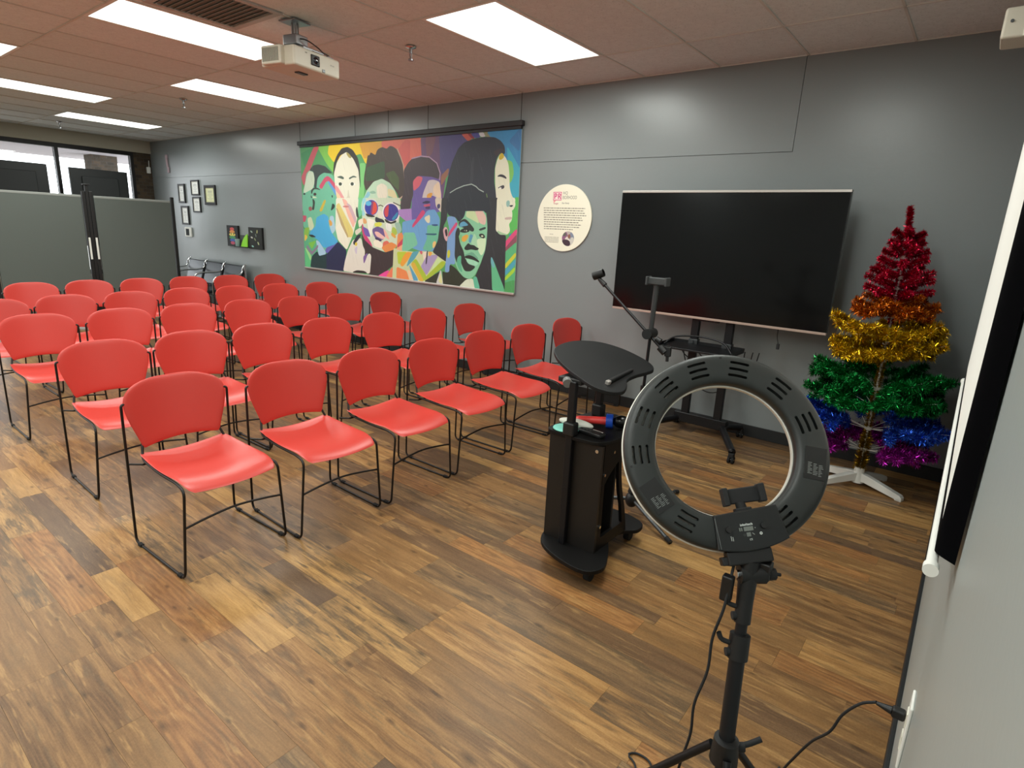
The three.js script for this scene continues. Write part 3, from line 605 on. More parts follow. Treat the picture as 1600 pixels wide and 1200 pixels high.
// ================= TELEVISION ON ITS CART =================
{
  const x0 = -2.39, x1 = -0.783, y0 = 0.915, y1 = 1.842, zf = 0.33;
  const t = thing('television', 'large black flat television with thin silver edges, switched off', 'television', [(x0 + x1) / 2, y0, zf]);
  wpart(t, 'housing', [rbox(x0 + 0.004, x1 - 0.004, y0 + 0.006, y1 - 0.006, zf - 0.035, zf - 0.002, 0.008), rbox(x0 + 0.25, x1 - 0.25, y0 + 0.1, y1 - 0.15, zf - 0.075, zf - 0.03, 0.01)], M.black);
  wpart(t, 'screen', box(x0 + 0.006, x1 - 0.006, y0 + 0.016, y1 - 0.016, zf - 0.003, zf), std(0x050506, 0.13, 0, { specularIntensity: 0.9 }));
  wpart(t, 'top_trim', rbox(x0, x1, y1 - 0.017, y1, zf - 0.036, zf + 0.004, 0.002), M.silver);
  wpart(t, 'bottom_trim', rbox(x0, x1, y0, y0 + 0.017, zf - 0.036, zf + 0.004, 0.002), std(0xb8a296, 0.4, 0.4));
  for (const x of [x0, x1 - 0.006]) wpart(t, 'side_trim', box(x, x + 0.006, y0 + 0.015, y1 - 0.015, zf - 0.035, zf + 0.002), M.blackGloss);
  wpart(t, 'sensor_bar', rbox(-1.66, -1.5, y0 - 0.012, y0 + 0.002, zf - 0.025, zf, 0.003), M.blackGloss);

  const zc = 0.245, c = thing('television_cart', 'black wheeled television cart with two columns and a shelf', 'stand', [-1.56, 0, zc]);
  for (const x of [-1.70, -1.44]) wpart(c, 'column', [rbox(x - 0.03, x + 0.03, 0.09, 1.6, zc - 0.02, zc + 0.02, 0.006)], M.blackMetal);
  wpart(c, 'base_bar', rbox(-1.78, -1.36, 0.075, 0.155, zc - 0.03, zc + 0.03, 0.006), M.blackMetal);
  for (const y of [1.12, 1.6]) wpart(c, 'mount_bracket', rbox(-1.95, -1.19, y - 0.03, y + 0.03, zc + 0.018, zc + 0.026, 0.003), M.blackMetal);
  for (const [s, xm, xf, xr] of [[1, -1.40, -1.165, -1.30], [-1, -1.74, -1.95, -1.83]]) {
    wpart(c, 'leg', [bent([[xr, 0.085, 0.085], [xm, 0.1, zc], [xf, 0.085, 0.7]], 0.08, 0.026, 6, 8)], M.blackMetal);
    for (const [x, z] of [[xf, 0.7], [xr, 0.085]]) { const k = wpart(c, 'caster', [rbox(x - 0.018, x + 0.018, 0.045, 0.075, z - 0.02, z + 0.02, 0.004), rod([x - 0.02, 0.028, z], [x - 0.006, 0.028, z], 0.0275), rod([x + 0.006, 0.028, z], [x + 0.02, 0.028, z], 0.0275)], M.rubber); wpart(c, 'caster_axle', rod([x - 0.022, 0.028, z], [x + 0.022, 0.028, z], 0.006), M.steel, k); }
  }
  const sh = wpart(c, 'shelf', [rbox(-1.86, -1.31, 0.7, 0.715, zc + 0.01, zc + 0.31, 0.004), box(-1.86, -1.31, 0.715, 0.735, zc + 0.01, zc + 0.016), box(-1.86, -1.854, 0.715, 0.735, zc + 0.02, zc + 0.3), box(-1.316, -1.31, 0.715, 0.735, zc + 0.02, zc + 0.3)], M.blackMetal);
  for (const x of [-1.70, -1.44]) wpart(c, 'clamp', [rbox(x - 0.036, x + 0.036, 0.71, 0.75, zc - 0.026, zc + 0.03, 0.004), rod([x, 0.73, zc + 0.03], [x, 0.73, zc + 0.05], 0.01)], M.darkSteel);
  wpart(c, 'shelf_rail', tube([[-1.84, 0.72, zc + 0.24], [-1.78, 0.775, zc + 0.17], [-1.6, 0.79, zc + 0.12], [-1.42, 0.775, zc + 0.17], [-1.33, 0.72, zc + 0.24]], 0.007, 30), M.blackMetal);
  const cab = (n, pts, label) => solo(n, tube(pts, 0.0042, 60, 6), M.blackSoft, label, 'cable', 'cables behind the television cart');
  cab('power_cable', [[-1.8, 0.7, 0.2], [-1.78, 0.58, 0.19], [-1.7, 0.42, 0.185], [-1.58, 0.34, 0.19], [-1.46, 0.37, 0.19], [-1.34, 0.52, 0.19], [-1.32, 0.7, 0.2]], 'black cable sagging lowest between the television cart columns');
  cab('signal_cable', [[-1.84, 0.7, 0.175], [-1.8, 0.61, 0.17], [-1.7, 0.56, 0.165], [-1.5, 0.52, 0.165], [-1.36, 0.53, 0.165], [-1.29, 0.6, 0.17], [-1.27, 0.7, 0.175]], 'black cable hanging in a shallow curve behind the television cart');
  cab('speaker_cable', [[-1.74, 0.7, 0.15], [-1.68, 0.62, 0.145], [-1.5, 0.47, 0.145], [-1.4, 0.43, 0.145], [-1.3, 0.48, 0.145], [-1.25, 0.6, 0.15], [-1.23, 0.7, 0.155]], 'black cable crossing diagonally behind the television cart columns');
  solo('hanging_plug', [tube([[-1.1, 0.95, 0.26], [-1.1, 0.86, 0.26], [-1.085, 0.8, 0.262]], 0.003, 16, 6), rbox(-1.095, -1.075, 0.765, 0.805, 0.255, 0.269, 0.004)], M.blackSoft, 'small black plug dangling below the right half of the television', 'plug');
}

// ================= RAINBOW TINSEL TREE =================
{
  const bx = -0.425, bz = 0.475;
  const t = thing('tinsel_tree', 'rainbow tinsel tree from purple to red on a white stand', 'artificial tree', [bx, 0, bz]);
  const white = std(0xdcdcd6, 0.45);
  for (const a of [-18, 62, 152, 222]) {
    const q = a * Math.PI / 180, d = [Math.cos(q), -Math.sin(q)], L = a === 152 ? 0.3 : 0.27;
    const leg = new THREE.ExtrudeGeometry((() => { const s = new THREE.Shape(); s.moveTo(0.0, 0.035); s.lineTo(0.02, 0.09); s.lineTo(0.06, 0.085); s.lineTo(L - 0.01, 0.032); s.lineTo(L, 0.02); s.lineTo(L, 0); s.lineTo(L - 0.03, 0); s.lineTo(L - 0.035, 0.008); s.lineTo(0.05, 0.04); s.closePath(); return s; })(), { depth: 0.034, bevelEnabled: true, bevelSize: 0.003, bevelThickness: 0.003, bevelSegments: 2 }).translate(0, 0, -0.017).rotateY(q);
    const m = mesh('stand_leg', leg, white, t); mesh('leg_tip', rbox(L - 0.03, L + 0.004, 0.0, 0.014, -0.02, 0.02, 0.004).rotateY(q), white, m);
  }
  mesh('stand_hub', new THREE.CylinderGeometry(0.03, 0.036, 0.1, 20).translate(0, 0.075, 0), white, t);
  const col = { purple: [0x9a1a92, 0x7a1478], blue: [0x2a58c4, 0x18349a], green: [0x0c7a34, 0x086028], yellow: [0xc8a012, 0xa87c0c], orange: [0xc06410, 0xa04c0c], red: [0xb80c34, 0x8c0a28], gold: [0xa8841c, 0x86640f] };
  const mats = {}; for (const k in col) mats[k] = std(col[k][0], 0.2, 0.8, { side: THREE.DoubleSide });
  // a tinsel bundle: flat strips standing around an axis
  function tinsel(list, a, b, n, len) {
    const A = V(...a), B = V(...b), d = B.clone().sub(A), ax = d.clone().normalize(), p = Math.abs(ax.y) < 0.9 ? V(0, 1, 0).cross(ax).normalize() : V(1, 0, 0).cross(ax).normalize(), q = ax.clone().cross(p);
    for (let i = 0; i < n; i++) {
      const f = rnd(), th = rnd() * 6.283, o = A.clone().addScaledVector(d, f), out = p.clone().multiplyScalar(Math.cos(th)).addScaledVector(q, Math.sin(th)).addScaledVector(ax, rr(-0.1, 0.65)).normalize();
      const L = len * rr(0.6, 1.15) * (f > 0.93 ? 0.8 : 1), e = o.clone().addScaledVector(out, L), w = V(rr(-1, 1), rr(-1, 1), rr(-1, 1)).cross(out).normalize().multiplyScalar(0.0021), k = o.clone().addScaledVector(out, L * 0.5).addScaledVector(V(rr(-1, 1), rr(-1, 1), rr(-1, 1)), 0.005);
      list.push([o.x - w.x, o.y - w.y, o.z - w.z, o.x + w.x, o.y + w.y, o.z + w.z, k.x + w.x, k.y + w.y, k.z + w.z], [o.x - w.x, o.y - w.y, o.z - w.z, k.x + w.x, k.y + w.y, k.z + w.z, k.x - w.x, k.y - w.y, k.z - w.z]);
      list.push([k.x - w.x, k.y - w.y, k.z - w.z, k.x + w.x, k.y + w.y, k.z + w.z, e.x, e.y, e.z]);
    }
  }
  const geo = (list) => { const g = new THREE.BufferGeometry(); g.setAttribute('position', new THREE.Float32BufferAttribute(list.flat(), 3)); g.setAttribute('uv', new THREE.Float32BufferAttribute(new Float32Array(list.length * 6), 2)); g.computeVertexNormals(); return g; };
  { const l = []; tinsel(l, [0, 0.1, 0], [0, 0.34, 0], 1900, 0.044); tinsel(l, [0, 0.34, 0], [0, 1.05, 0], 2600, 0.03); const tr = mesh('trunk', geo(l), mats.gold, t); mesh('pole', rod([0, 0.05, 0], [0, 1.5, 0], 0.007), white, tr); }
  //            colour   y     n  reach rise  start
  const tiers = [['purple', 0.25, 9, 0.37, 0.1, 0.28], ['blue', 0.39, 9, 0.415, 0.13, 0.28], ['green', 0.54, 10, 0.385, 0.11, 0.3], ['green', 0.65, 9, 0.37, 0.14, 0.25], ['yellow', 0.83, 9, 0.31, 0.13, 0.25], ['yellow', 0.94, 9, 0.30, 0.14, 0.2],
    ['orange', 1.10, 7, 0.225, 0.08, 0.15], ['orange', 1.17, 6, 0.17, 0.06, 0.1], ['red', 1.22, 8, 0.19, 0.05, 0.1], ['red', 1.27, 7, 0.175, 0.06, 0.1], ['red', 1.33, 7, 0.16, 0.06, 0.1], ['red', 1.39, 6, 0.15, 0.06, 0.1], ['red', 1.45, 6, 0.12, 0.06, 0.1], ['red', 1.5, 5, 0.095, 0.06, 0.1], ['red', 1.55, 4, 0.08, 0.05, 0.1]];
  let ph = 0.4;
  for (const [c, y, n, reach, rise, start] of tiers) {
    ph += 0.7;
    mesh('branch_collar', [new THREE.CylinderGeometry(0.022, 0.018, 0.02, 14).translate(0, y, 0)], white, t);
    for (let i = 0; i < n; i++) {
      const open = y < 0.45 ? 0.5 : 0, a = (open ? Math.PI / 2 + open + (i + 0.5) / n * (6.283 - 2 * open) : ph + i / n * 6.283) + rr(-0.13, 0.13), R = reach * rr(0.9, 1.08), e = [R * Math.cos(a), y + rise * rr(0.5, 1.2), R * Math.sin(a)], s = [0.015 * Math.cos(a), y, 0.015 * Math.sin(a)], at = (f) => s.map((v, k) => v + (e[k] - v) * f), l = [];
      const big = reach > 0.25;
      tinsel(l, at(start), e, big ? 680 : 460, big ? 0.046 : 0.032);
      const stems = [rod(s, e, 0.0022, 0.0015, 5)];
      if (reach > 0.2) for (const [f, side] of [[0.42, 1], [0.5, -1], [0.66, 1], [0.74, -1]]) {
        const b = at(f), q = a + side * 0.75, L = R * (1.02 - f) * 0.72 + 0.02, e2 = [b[0] + L * Math.cos(q), b[1] + rr(-0.02, 0.05), b[2] + L * Math.sin(q)];
        tinsel(l, b, e2, Math.round(180 + 1000 * L), 0.043); stems.push(rod(b, e2, 0.0016, 0.0012, 5));
      }
      // keep the tinsel in front of the walls
      for (const q of l) for (let k = 0; k < 9; k += 3) { q[k] = Math.min(q[k], -bx - 0.004); q[k + 2] = Math.max(q[k + 2], -bz + 0.004); }
      const br = mesh('branch', geo(l), mats[c], t); br.userData.label = c + ' tinsel branch'; mesh('stem', merge(stems), white, br);
    }
  }
  { const l = []; tinsel(l, [0, 1.05, 0], [0, 1.5, 0], 2200, 0.026); tinsel(l, [0, 1.5, 0], [-0.02, 1.735, 0], 1300, 0.026); mesh('tree_top', geo(l), mats.red, t); }
}
// ================= LECTERN CART =================
{
  const t = thing('lectern_cart', 'black wheeled lectern cart with a tilted desktop and shelf', 'lectern', [-1.32, 0, 2.3]);
  const woodB = std(0x0b0a0a, 0.55, 0, { specularIntensity: 0.5 });
  const baseO = smoothLoop([[-1.47, 2.5], [-1.42, 2.61], [-1.28, 2.68], [-1.13, 2.69], [-1.085, 2.62], [-1.13, 2.49], [-1.195, 2.36], [-1.18, 2.26], [-1.13, 2.2], [-1.14, 2.125], [-1.22, 2.085], [-1.34, 2.08], [-1.45, 2.12], [-1.49, 2.3]], 72);
  wpart(t, 'base_plate', plate(baseO, 0.1, 0.02, 0.003), woodB);
  for (const [x, z] of [[-1.16, 2.6], [-1.4, 2.53], [-1.2, 2.15], [-1.4, 2.15]]) {
    const k = wpart(t, 'caster', [rod([x - 0.014, 0.028, z], [x + 0.014, 0.028, z], 0.028, 0.028, 18), rbox(x - 0.02, x + 0.02, 0.045, 0.08, z - 0.022, z + 0.022, 0.005)], M.rubber);
  }
  // cabinet: flat panel towards the camera with a curved opening, two side panels, inner shelf
  const s = new THREE.Shape(); s.moveTo(-1.45, 0.1); s.lineTo(-1.175, 0.1); s.lineTo(-1.175, 0.61); s.lineTo(-1.45, 0.61); s.closePath();
  wpart(t, 'front_panel', new THREE.ExtrudeGeometry(s, { depth: 0.016, bevelEnabled: false }).translate(0, 0, 2.53), std(0x120e0b, 0.5));
  const side = (x, label) => { // profile in z, y with a hollow towards the wall
    const q = new THREE.Shape(); q.moveTo(0, 0.1); q.lineTo(0, 0.61); q.lineTo(-0.24, 0.61); q.quadraticCurveTo(-0.2, 0.4, -0.3, 0.22); q.lineTo(-0.36, 0.1); q.closePath();
    return new THREE.ExtrudeGeometry(q, { depth: 0.016, bevelEnabled: false }).rotateY(-Math.PI / 2).translate(x, 0, 0).applyMatrix4(new THREE.Matrix4().makeTranslation(0, 0, 2.53));
  };
  const q = new THREE.Shape(); q.moveTo(0, 0.1); q.lineTo(0.01, 0.61); q.lineTo(0.17, 0.61); q.quadraticCurveTo(0.17, 0.42, 0.235, 0.28); q.quadraticCurveTo(0.27, 0.2, 0.29, 0.1); q.closePath();
  const hole = new THREE.Path(); hole.moveTo(0.035, 0.16); hole.lineTo(0.03, 0.42); hole.quadraticCurveTo(0.08, 0.47, 0.15, 0.5); hole.quadraticCurveTo(0.16, 0.38, 0.215, 0.26); hole.lineTo(0.24, 0.16); hole.closePath();
  const qr = q.clone(); qr.holes.push(hole);
  for (const [x, sh] of [[-1.192, qr], [-1.448, q]]) wpart(t, 'side_panel', new THREE.ExtrudeGeometry(sh, { depth: 0.016, bevelEnabled: false, curveSegments: 12 }).rotateY(Math.PI / 2).translate(x, 0, 2.53), woodB);
  wpart(t, 'inner_panel', box(-1.43, -1.19, 0.1, 0.6, 2.37, 2.384), std(0x0b0a0a, 0.7));
  for (const [y, z] of [[0.47, 2.51], [0.22, 2.512], [0.56, 2.44]]) wpart(t, 'screw', rod([-1.177, y, z], [-1.171, y, z], 0.007), M.chrome);
  wpart(t, 'panel_screw', rod([-1.2, 0.585, 2.545], [-1.2, 0.585, 2.552], 0.008), M.chrome);
  wpart(t, 'shelf', plate(smoothLoop([[-1.46, 2.55], [-1.4, 2.565], [-1.28, 2.57], [-1.19, 2.55], [-1.155, 2.45], [-1.17, 2.32], [-1.23, 2.2], [-1.34, 2.13], [-1.43, 2.16], [-1.47, 2.3], [-1.47, 2.45]], 64), 0.63, 0.018, 0.003), woodB);
  const yb = (x) => 0.862 - 0.222 * (x + 1.15);
  for (const [x, z, n] of [[-1.335, 2.54, 0], [-1.395, 2.215, 1]]) {
    const p = wpart(t, 'post', [rbox(x - 0.017, x + 0.017, 0.1, yb(x) - 0.03, z - 0.014 + (n ? 0 : 0.02), z + 0.014 + (n ? 0 : 0.02), 0.005)], M.blackMetal);
    wpart(t, 'post_clamp', rbox(x - 0.028, x + 0.028, 0.63, 0.69, z - 0.022 + (n ? 0 : 0.02), z + 0.026 + (n ? 0 : 0.02), 0.008), M.black, p);
    wpart(t, 'tilt_knob', rod([x - 0.04, yb(x) - 0.035, z + 0.015], [x - 0.02, yb(x) - 0.04, z + 0.04], 0.02, 0.02, 16), n ? M.black : std(0x6c6c6a, 0.5), p);
  }
  const top = smoothLoop([[-1.575, 2.37], [-1.61, 2.22], [-1.6, 2.1], [-1.54, 1.99], [-1.44, 1.945], [-1.33, 1.955], [-1.25, 1.99], [-1.205, 2.05], [-1.2, 2.14], [-1.205, 2.24], [-1.195, 2.34], [-1.155, 2.42], [-1.135, 2.5], [-1.16, 2.56], [-1.22, 2.585], [-1.3, 2.565], [-1.39, 2.53], [-1.5, 2.46]], 90);
  const tp = wpart(t, 'desktop', plate(top, (x) => yb(x), 0.017, 0.003), std(0x0e0f10, 0.6, 0, { specularIntensity: 0.6 }));
  wpart(t, 'tilt_bracket', [rbox(-1.42, -1.3, yb(-1.36) - 0.05, yb(-1.36) - 0.025, 2.2, 2.56, 0.006)], M.black);
  const lg = rbox(-0.008, 0.008, 0, 0.016, -0.14, 0.14, 0.005).rotateZ(-0.218).rotateY(0.12).translate(-1.225, yb(-1.225), 2.35);
  wpart(t, 'ledge', lg, M.black, tp); wpart(t, 'ledge_cap', rbox(-0.009, 0.009, 0, 0.018, -0.012, 0.012, 0.003).rotateZ(-0.218).translate(-1.207, yb(-1.207), 2.497), M.silver, tp);

  // things lying on the shelf
  const Y = 0.63;
  const mic = thing('wireless_microphone', 'red handheld microphone with blue ring and black head on the shelf', 'microphone', [-1.33, Y, 2.38]);
  const ax = (a, b, f) => a.map((v, i) => v + (b[i] - v) * f), a0 = [-1.405, Y + 0.022, 2.405], b0 = [-1.205, Y + 0.034, 2.315];
  wpart(mic, 'handle', [rod(ax(a0, b0, 0.06), ax(a0, b0, 0.64), 0.0165, 0.019, 20), rod(ax(a0, b0, 0), ax(a0, b0, 0.06), 0.012, 0.0165, 20)], std(0xe0403c, 0.4));
  wpart(mic, 'color_ring', rod(ax(a0, b0, 0.64), ax(a0, b0, 0.78), 0.034, 0.034, 8), std(0x1a4ec0, 0.45));
  wpart(mic, 'grille_head', [new THREE.SphereGeometry(0.03, 24, 16).scale(1.35, 1, 1).rotateY(0.42).translate(...ax(a0, b0, 0.95))], M.blackGloss);
  solo('white_controller', [new THREE.SphereGeometry(0.05, 24, 14).scale(1.75, 0.42, 0.5).rotateY(0.1).translate(-1.37, Y + 0.022, 2.46)], std(0xdcdcd2, 0.4), 'white rounded oblong gadget lying behind the lectern post', 'gadget');
  solo('mint_dish', new THREE.LatheGeometry([[0.0, 0.002], [0.045, 0.002], [0.062, 0.007], [0.06, 0.011], [0.03, 0.014], [0, 0.015]].map(([x, y]) => new THREE.Vector2(x, y)), 32).translate(-1.385, Y, 2.515), std(0x7ad0c0, 0.45), 'flat mint green disc at the shelf corner', 'disc');
  const rm = thing('remote_control', 'black remote control lying on the lectern shelf', 'remote', [-1.27, Y, 2.49]);
  mesh('body', rbox(-0.065, 0.065, 0, 0.02, -0.024, 0.024, 0.008, 3).rotateY(-0.12), M.black, rm); mesh('stripe', rbox(0.0, 0.055, 0.0205, 0.022, -0.016, -0.01, 0.0005).rotateY(-0.12), M.silver, rm);
  for (let i = 0; i < 4; i++) mesh('button', rod([-0.045 + i * 0.017, 0.0195, 0.006], [-0.045 + i * 0.017, 0.0215, 0.006], 0.0045), M.blackSoft, rm);
}

// ================= MICROPHONE STAND =================
{
  const x = -1.326, z = 1.88, t = thing('microphone_stand', 'black tripod microphone stand with a boom behind the lectern', 'stand', [x, 0, z]);
  wpart(t, 'pole', [rod([x, 0.1, z], [x, 0.72, z], 0.0115), rod([x, 0.72, z], [x + 0.012, 1.26, z], 0.008)], M.blackMetal);
  wpart(t, 'pole_collar', rod([x, 0.665, z], [x, 0.735, z], 0.016), M.black);
  wpart(t, 'hub', [new THREE.SphereGeometry(0.036, 18, 12).scale(1, 1.25, 1).translate(x, 0.085, z), rod([x, 0.13, z], [x, 0.175, z], 0.026, 0.014, 16)], M.black);
  for (const [ex, ez] of [[-1.015, 2.05], [x + 0.09, z - 0.44], [x - 0.44, z + 0.13]]) { const l = wpart(t, 'leg', rod([x, 0.09, z], [ex, 0.0125, ez], 0.0105), M.darkSteel); const d = V(ex - x, 0, ez - z).normalize(); wpart(t, 'rubber_foot', rod([ex - d.x * 0.035, 0.02, ez - d.z * 0.035], [ex, 0.0125, ez], 0.0125), M.rubber, l); }
  const b = wpart(t, 'boom_arm', [rod([-1.236, 0.945, z + 0.02], [-1.596, 1.235, z + 0.02], 0.0075)], M.blackMetal);
  wpart(t, 'boom_clamp', [rod([x + 0.008, 1.015, z - 0.03], [x + 0.008, 1.015, z + 0.05], 0.026, 0.026, 18), rod([x + 0.05, 0.995, z + 0.02], [x + 0.075, 0.985, z + 0.02], 0.014)], M.black);
  wpart(t, 'counter_end', [rod([-1.251, 0.957, z + 0.02], [-1.221, 0.933, z + 0.02], 0.02), rod([-1.211, 0.97, z + 0.02], [-1.206, 0.89, z + 0.02], 0.008), rbox(-1.221, -1.191, 0.915, 0.965, z + 0.01, z + 0.03, 0.004)], M.black);
  wpart(t, 'clip_joint', rod([-1.596, 1.235, z + 0.02], [-1.634, 1.265, z + 0.02], 0.014, 0.01), M.black, b);
  wpart(t, 'microphone_clip', new THREE.LatheGeometry([[0.017, -0.03], [0.0215, -0.03], [0.0235, 0], [0.0215, 0.03], [0.017, 0.03]].map(([a, c]) => new THREE.Vector2(a, c)), 24).rotateZ(-1.15).rotateY(0.2).translate(-1.641, 1.288, z + 0.02), M.black, b);
  const k = wpart(t, 'phone_holder', [rbox(x - 0.03, x + 0.075, 1.262, 1.298, z - 0.012, z + 0.022, 0.006), rbox(x - 0.034, x - 0.024, 1.258, 1.302, z - 0.014, z + 0.04, 0.004), rbox(x + 0.068, x + 0.078, 1.258, 1.302, z - 0.014, z + 0.04, 0.004)], std(0x3a3c3d, 0.6));
  wpart(t, 'upper_sleeve', rod([x + 0.006, 1.02, z], [x + 0.012, 1.262, z], 0.0125, 0.014), std(0x2c2d2e, 0.5), k);
}

// ================= RING LIGHT ON ITS STAND =================
{
  const C = V(-0.436, 1.024, 3.354), Mt = V(-0.333, 0.833, 3.422), hub = V(-0.286, 0.43, 3.54);
  const up = C.clone().sub(Mt).normalize(), toCam = camera.position.clone().sub(C).normalize(), right = V(0.78168, 0.0466, -0.62194);
  let n = toCam.clone().addScaledVector(right, 0.25); n.addScaledVector(up, -n.dot(up)).normalize(); const rx = up.clone().cross(n);
  const mat = new THREE.Matrix4().makeBasis(rx, up, n).setPosition(C), P = (x, y, z) => V(x, y, z).applyMatrix4(mat).toArray();
  const t = thing('ring_light', 'black ring light seen from behind on a tripod stand', 'light', [hub.x, 0, hub.z]);
  const RO = 0.2265, RI = 0.154, part = (name, g, m, parent = t) => wpart(t, name, merge([g].flat(9)).clone().applyMatrix4(mat), m, parent);
  const L2 = (a) => a.map(([r, y]) => new THREE.Vector2(r, y));
  // z of the back shell at radius r
  const zb = (r) => { const c = (RI + RO) / 2, h = (RO - RI) / 2, q = Math.abs((r - c) / h); return 0.021 * Math.pow(Math.max(0, 1 - Math.pow(q, 3.2)), 1 / 3.2) ; };
  const prof = []; for (let i = 0; i <= 24; i++) { const r = RI + (RO - RI) * (0.5 - 0.5 * Math.cos(Math.PI * i / 24)); prof.push([r, zb(r)]); }
  // closed housing; three curved cooling slots in each group are cut deep into its back
  const loop = [...prof, [RO, -0.008], [RO - 0.004, -0.012], [RI + 0.004, -0.012], [RI, -0.008], prof[0]];
  const ev = new Evaluator(); ev.useGroups = false; ev.attributes = ['position', 'normal', 'uv'];
  let solid = new Brush(new THREE.LatheGeometry(L2(loop.slice().reverse()), 120).rotateX(Math.PI / 2)); solid.updateMatrixWorld();
  const cuts = [];
  for (const a of [96, 68, 122, 149, 176, 38, 9, 231, 298]) for (let k = 0; k < 3; k++) {
    const r = 0.174 + k * 0.0155, q = a * Math.PI / 180, w = 0.098 * 0.19 / r, h = 0.0031, sh = new THREE.Shape();
    sh.absarc(0, 0, r + h, q - w, q + w, false); sh.absarc(r * Math.cos(q + w), r * Math.sin(q + w), h, q + w, q + w + Math.PI, false); sh.absarc(0, 0, r - h, q + w, q - w, true); sh.absarc(r * Math.cos(q - w), r * Math.sin(q - w), h, q - w + Math.PI, q - w + 2 * Math.PI, false);
    cuts.push(new THREE.ExtrudeGeometry(sh, { depth: 0.04, bevelEnabled: false, curveSegments: 6 }).translate(0, 0, -0.009));
  }
  for (const g of cuts) { const c = new Brush(g); c.updateMatrixWorld(); solid = ev.evaluate(solid, c, SUBTRACTION); solid.updateMatrixWorld(); }
  const hs = part('ring_housing', solid.geometry, std(0x202423, 0.45));
  part('diffuser', new THREE.LatheGeometry(L2([[RI - 0.0025, -0.009], [RI - 0.0025, -0.02], [RI + 0.008, -0.026], [RO - 0.008, -0.026], [RO + 0.0025, -0.02], [RO + 0.0025, -0.009], [RO - 0.002, -0.008], [RI + 0.002, -0.008], [RI - 0.0025, -0.009]]), 120).rotateX(Math.PI / 2), std(0xe4e2d8, 0.5));
  for (const a of [80, 183, 250, 330]) part('housing_screw', rod([0.214 * Math.cos(a * 0.01745), 0.214 * Math.sin(a * 0.01745), zb(0.214) - 0.002], [0.214 * Math.cos(a * 0.01745), 0.214 * Math.sin(a * 0.01745), zb(0.214) + 0.0005], 0.003), M.black, hs);
  // two rating plates with fine print
  const plateTex = canvasTex(256, 512, (c, w, h) => { c.fillStyle = '#0c0d0d'; c.fillRect(0, 0, w, h); c.fillStyle = '#8c9290'; for (let i = 0; i < 3; i++) for (let j = 0; j < 8; j++) c.fillRect(40 + i * 66, 250 + j * 24 + i * 14, rr(26, 58), 7); });
  for (const [a, f] of [[206, 1], [341, -1]]) {
    const q = a * Math.PI / 180, r = (RI + RO) / 2 + 0.001, g = new THREE.BoxGeometry(0.044, 0.072, 0.0016);
    part('rating_plate', g.rotateZ(q + (f > 0 ? Math.PI : 0)).translate(r * Math.cos(q), r * Math.sin(q), zb(r) + 0.0002), std(0xffffff, 0.6, 0, { map: plateTex }), hs);
  }
  // control panel
  const pan = new THREE.Shape(); { const A0 = -Math.PI / 2 - 0.29, A1 = -Math.PI / 2 + 0.38; pan.absarc(0, 0, RO - 0.003, A0, A1, false); pan.lineTo(0.072, -RI + 0.014); pan.lineTo(-0.058, -RI + 0.008); pan.closePath(); }
  const pg = new THREE.ExtrudeGeometry(pan, { depth: 0.03, bevelEnabled: true, bevelSize: 0.003, bevelThickness: 0.003, bevelSegments: 2, curveSegments: 20 }).translate(0, 0, -0.004);
  const cp = part('control_panel', pg, std(0x101213, 0.42));
  const face = canvasTex(1024, 640, (c, w, h) => {
    c.fillStyle = '#101314'; c.fillRect(0, 0, w, h); c.fillStyle = '#dfe6e2'; c.font = 'bold 74px sans-serif'; c.fillText('inkeltech', 370, 130, 300);
    c.fillStyle = '#6f7570'; c.fillRect(330, 165, 30, 80); c.fillRect(375, 165, 30, 80); c.fillRect(440, 155, 220, 100); c.fillStyle = '#9aa09c'; c.font = 'bold 64px sans-serif'; c.fillText('*', 690, 235);
    c.fillStyle = '#6c726e'; c.fillRect(480, 290, 96, 96); c.beginPath(); c.arc(430, 340, 34, 0, 7); c.fillStyle = '#2a2e2e'; c.fill(); c.save(); c.translate(640, 335); c.rotate(0.8); c.fillStyle = '#7c827e'; c.fillRect(-34, -10, 68, 20); c.restore();
    c.fillStyle = '#d2d8d4'; c.beginPath(); c.arc(815, 345, 34, 0, 7); c.fill(); c.fillStyle = '#101314'; c.beginPath(); c.arc(815, 345, 14, 0, 7); c.fill();
    c.fillStyle = '#b8beba'; c.font = 'bold 62px sans-serif'; c.fillText('CE', 520, 480); c.fillRect(100, 330, 14, 110); c.fillRect(140, 350, 12, 100); });
  part('panel_print', new THREE.PlaneGeometry(0.092, 0.0575).translate(0.002, -0.19, 0.0295), std(0xffffff, 0.45, 0, { map: face }), cp);
  for (const [px, py] of [[-0.036, -0.177], [0.038, -0.177]]) part('dial', rod([px, py, 0.028], [px, py, 0.037], 0.0075, 0.0065, 18), M.black, cp);
  part('panel_edge', rbox(-0.0605, -0.059, -0.215, -0.15, 0.024, 0.0305, 0.0005), std(0x5c6060, 0.5), cp);
  // phone holder inside the ring
  part('phone_holder', [...[rbox(-0.032, 0.042, -0.128, -0.094, -0.012, 0.004, 0.003), rbox(-0.04, -0.028, -0.131, -0.091, -0.014, 0.018, 0.003), rbox(0.038, 0.052, -0.131, -0.091, -0.014, 0.018, 0.003), rod([0.0, -0.165, 0.0], [-0.004, -0.125, -0.002], 0.013, 0.011), rbox(-0.02, 0.016, -0.155, -0.138, -0.012, 0.012, 0.003)].map((g) => g.translate(0.012, 0.004, 0))], M.blackSoft);
  part('shoe_mount', [rbox(-0.07, -0.025, -0.16, -0.148, -0.012, 0.012, 0.002), rbox(0.03, 0.085, -0.16, -0.148, -0.012, 0.012, 0.002)], M.black, cp);
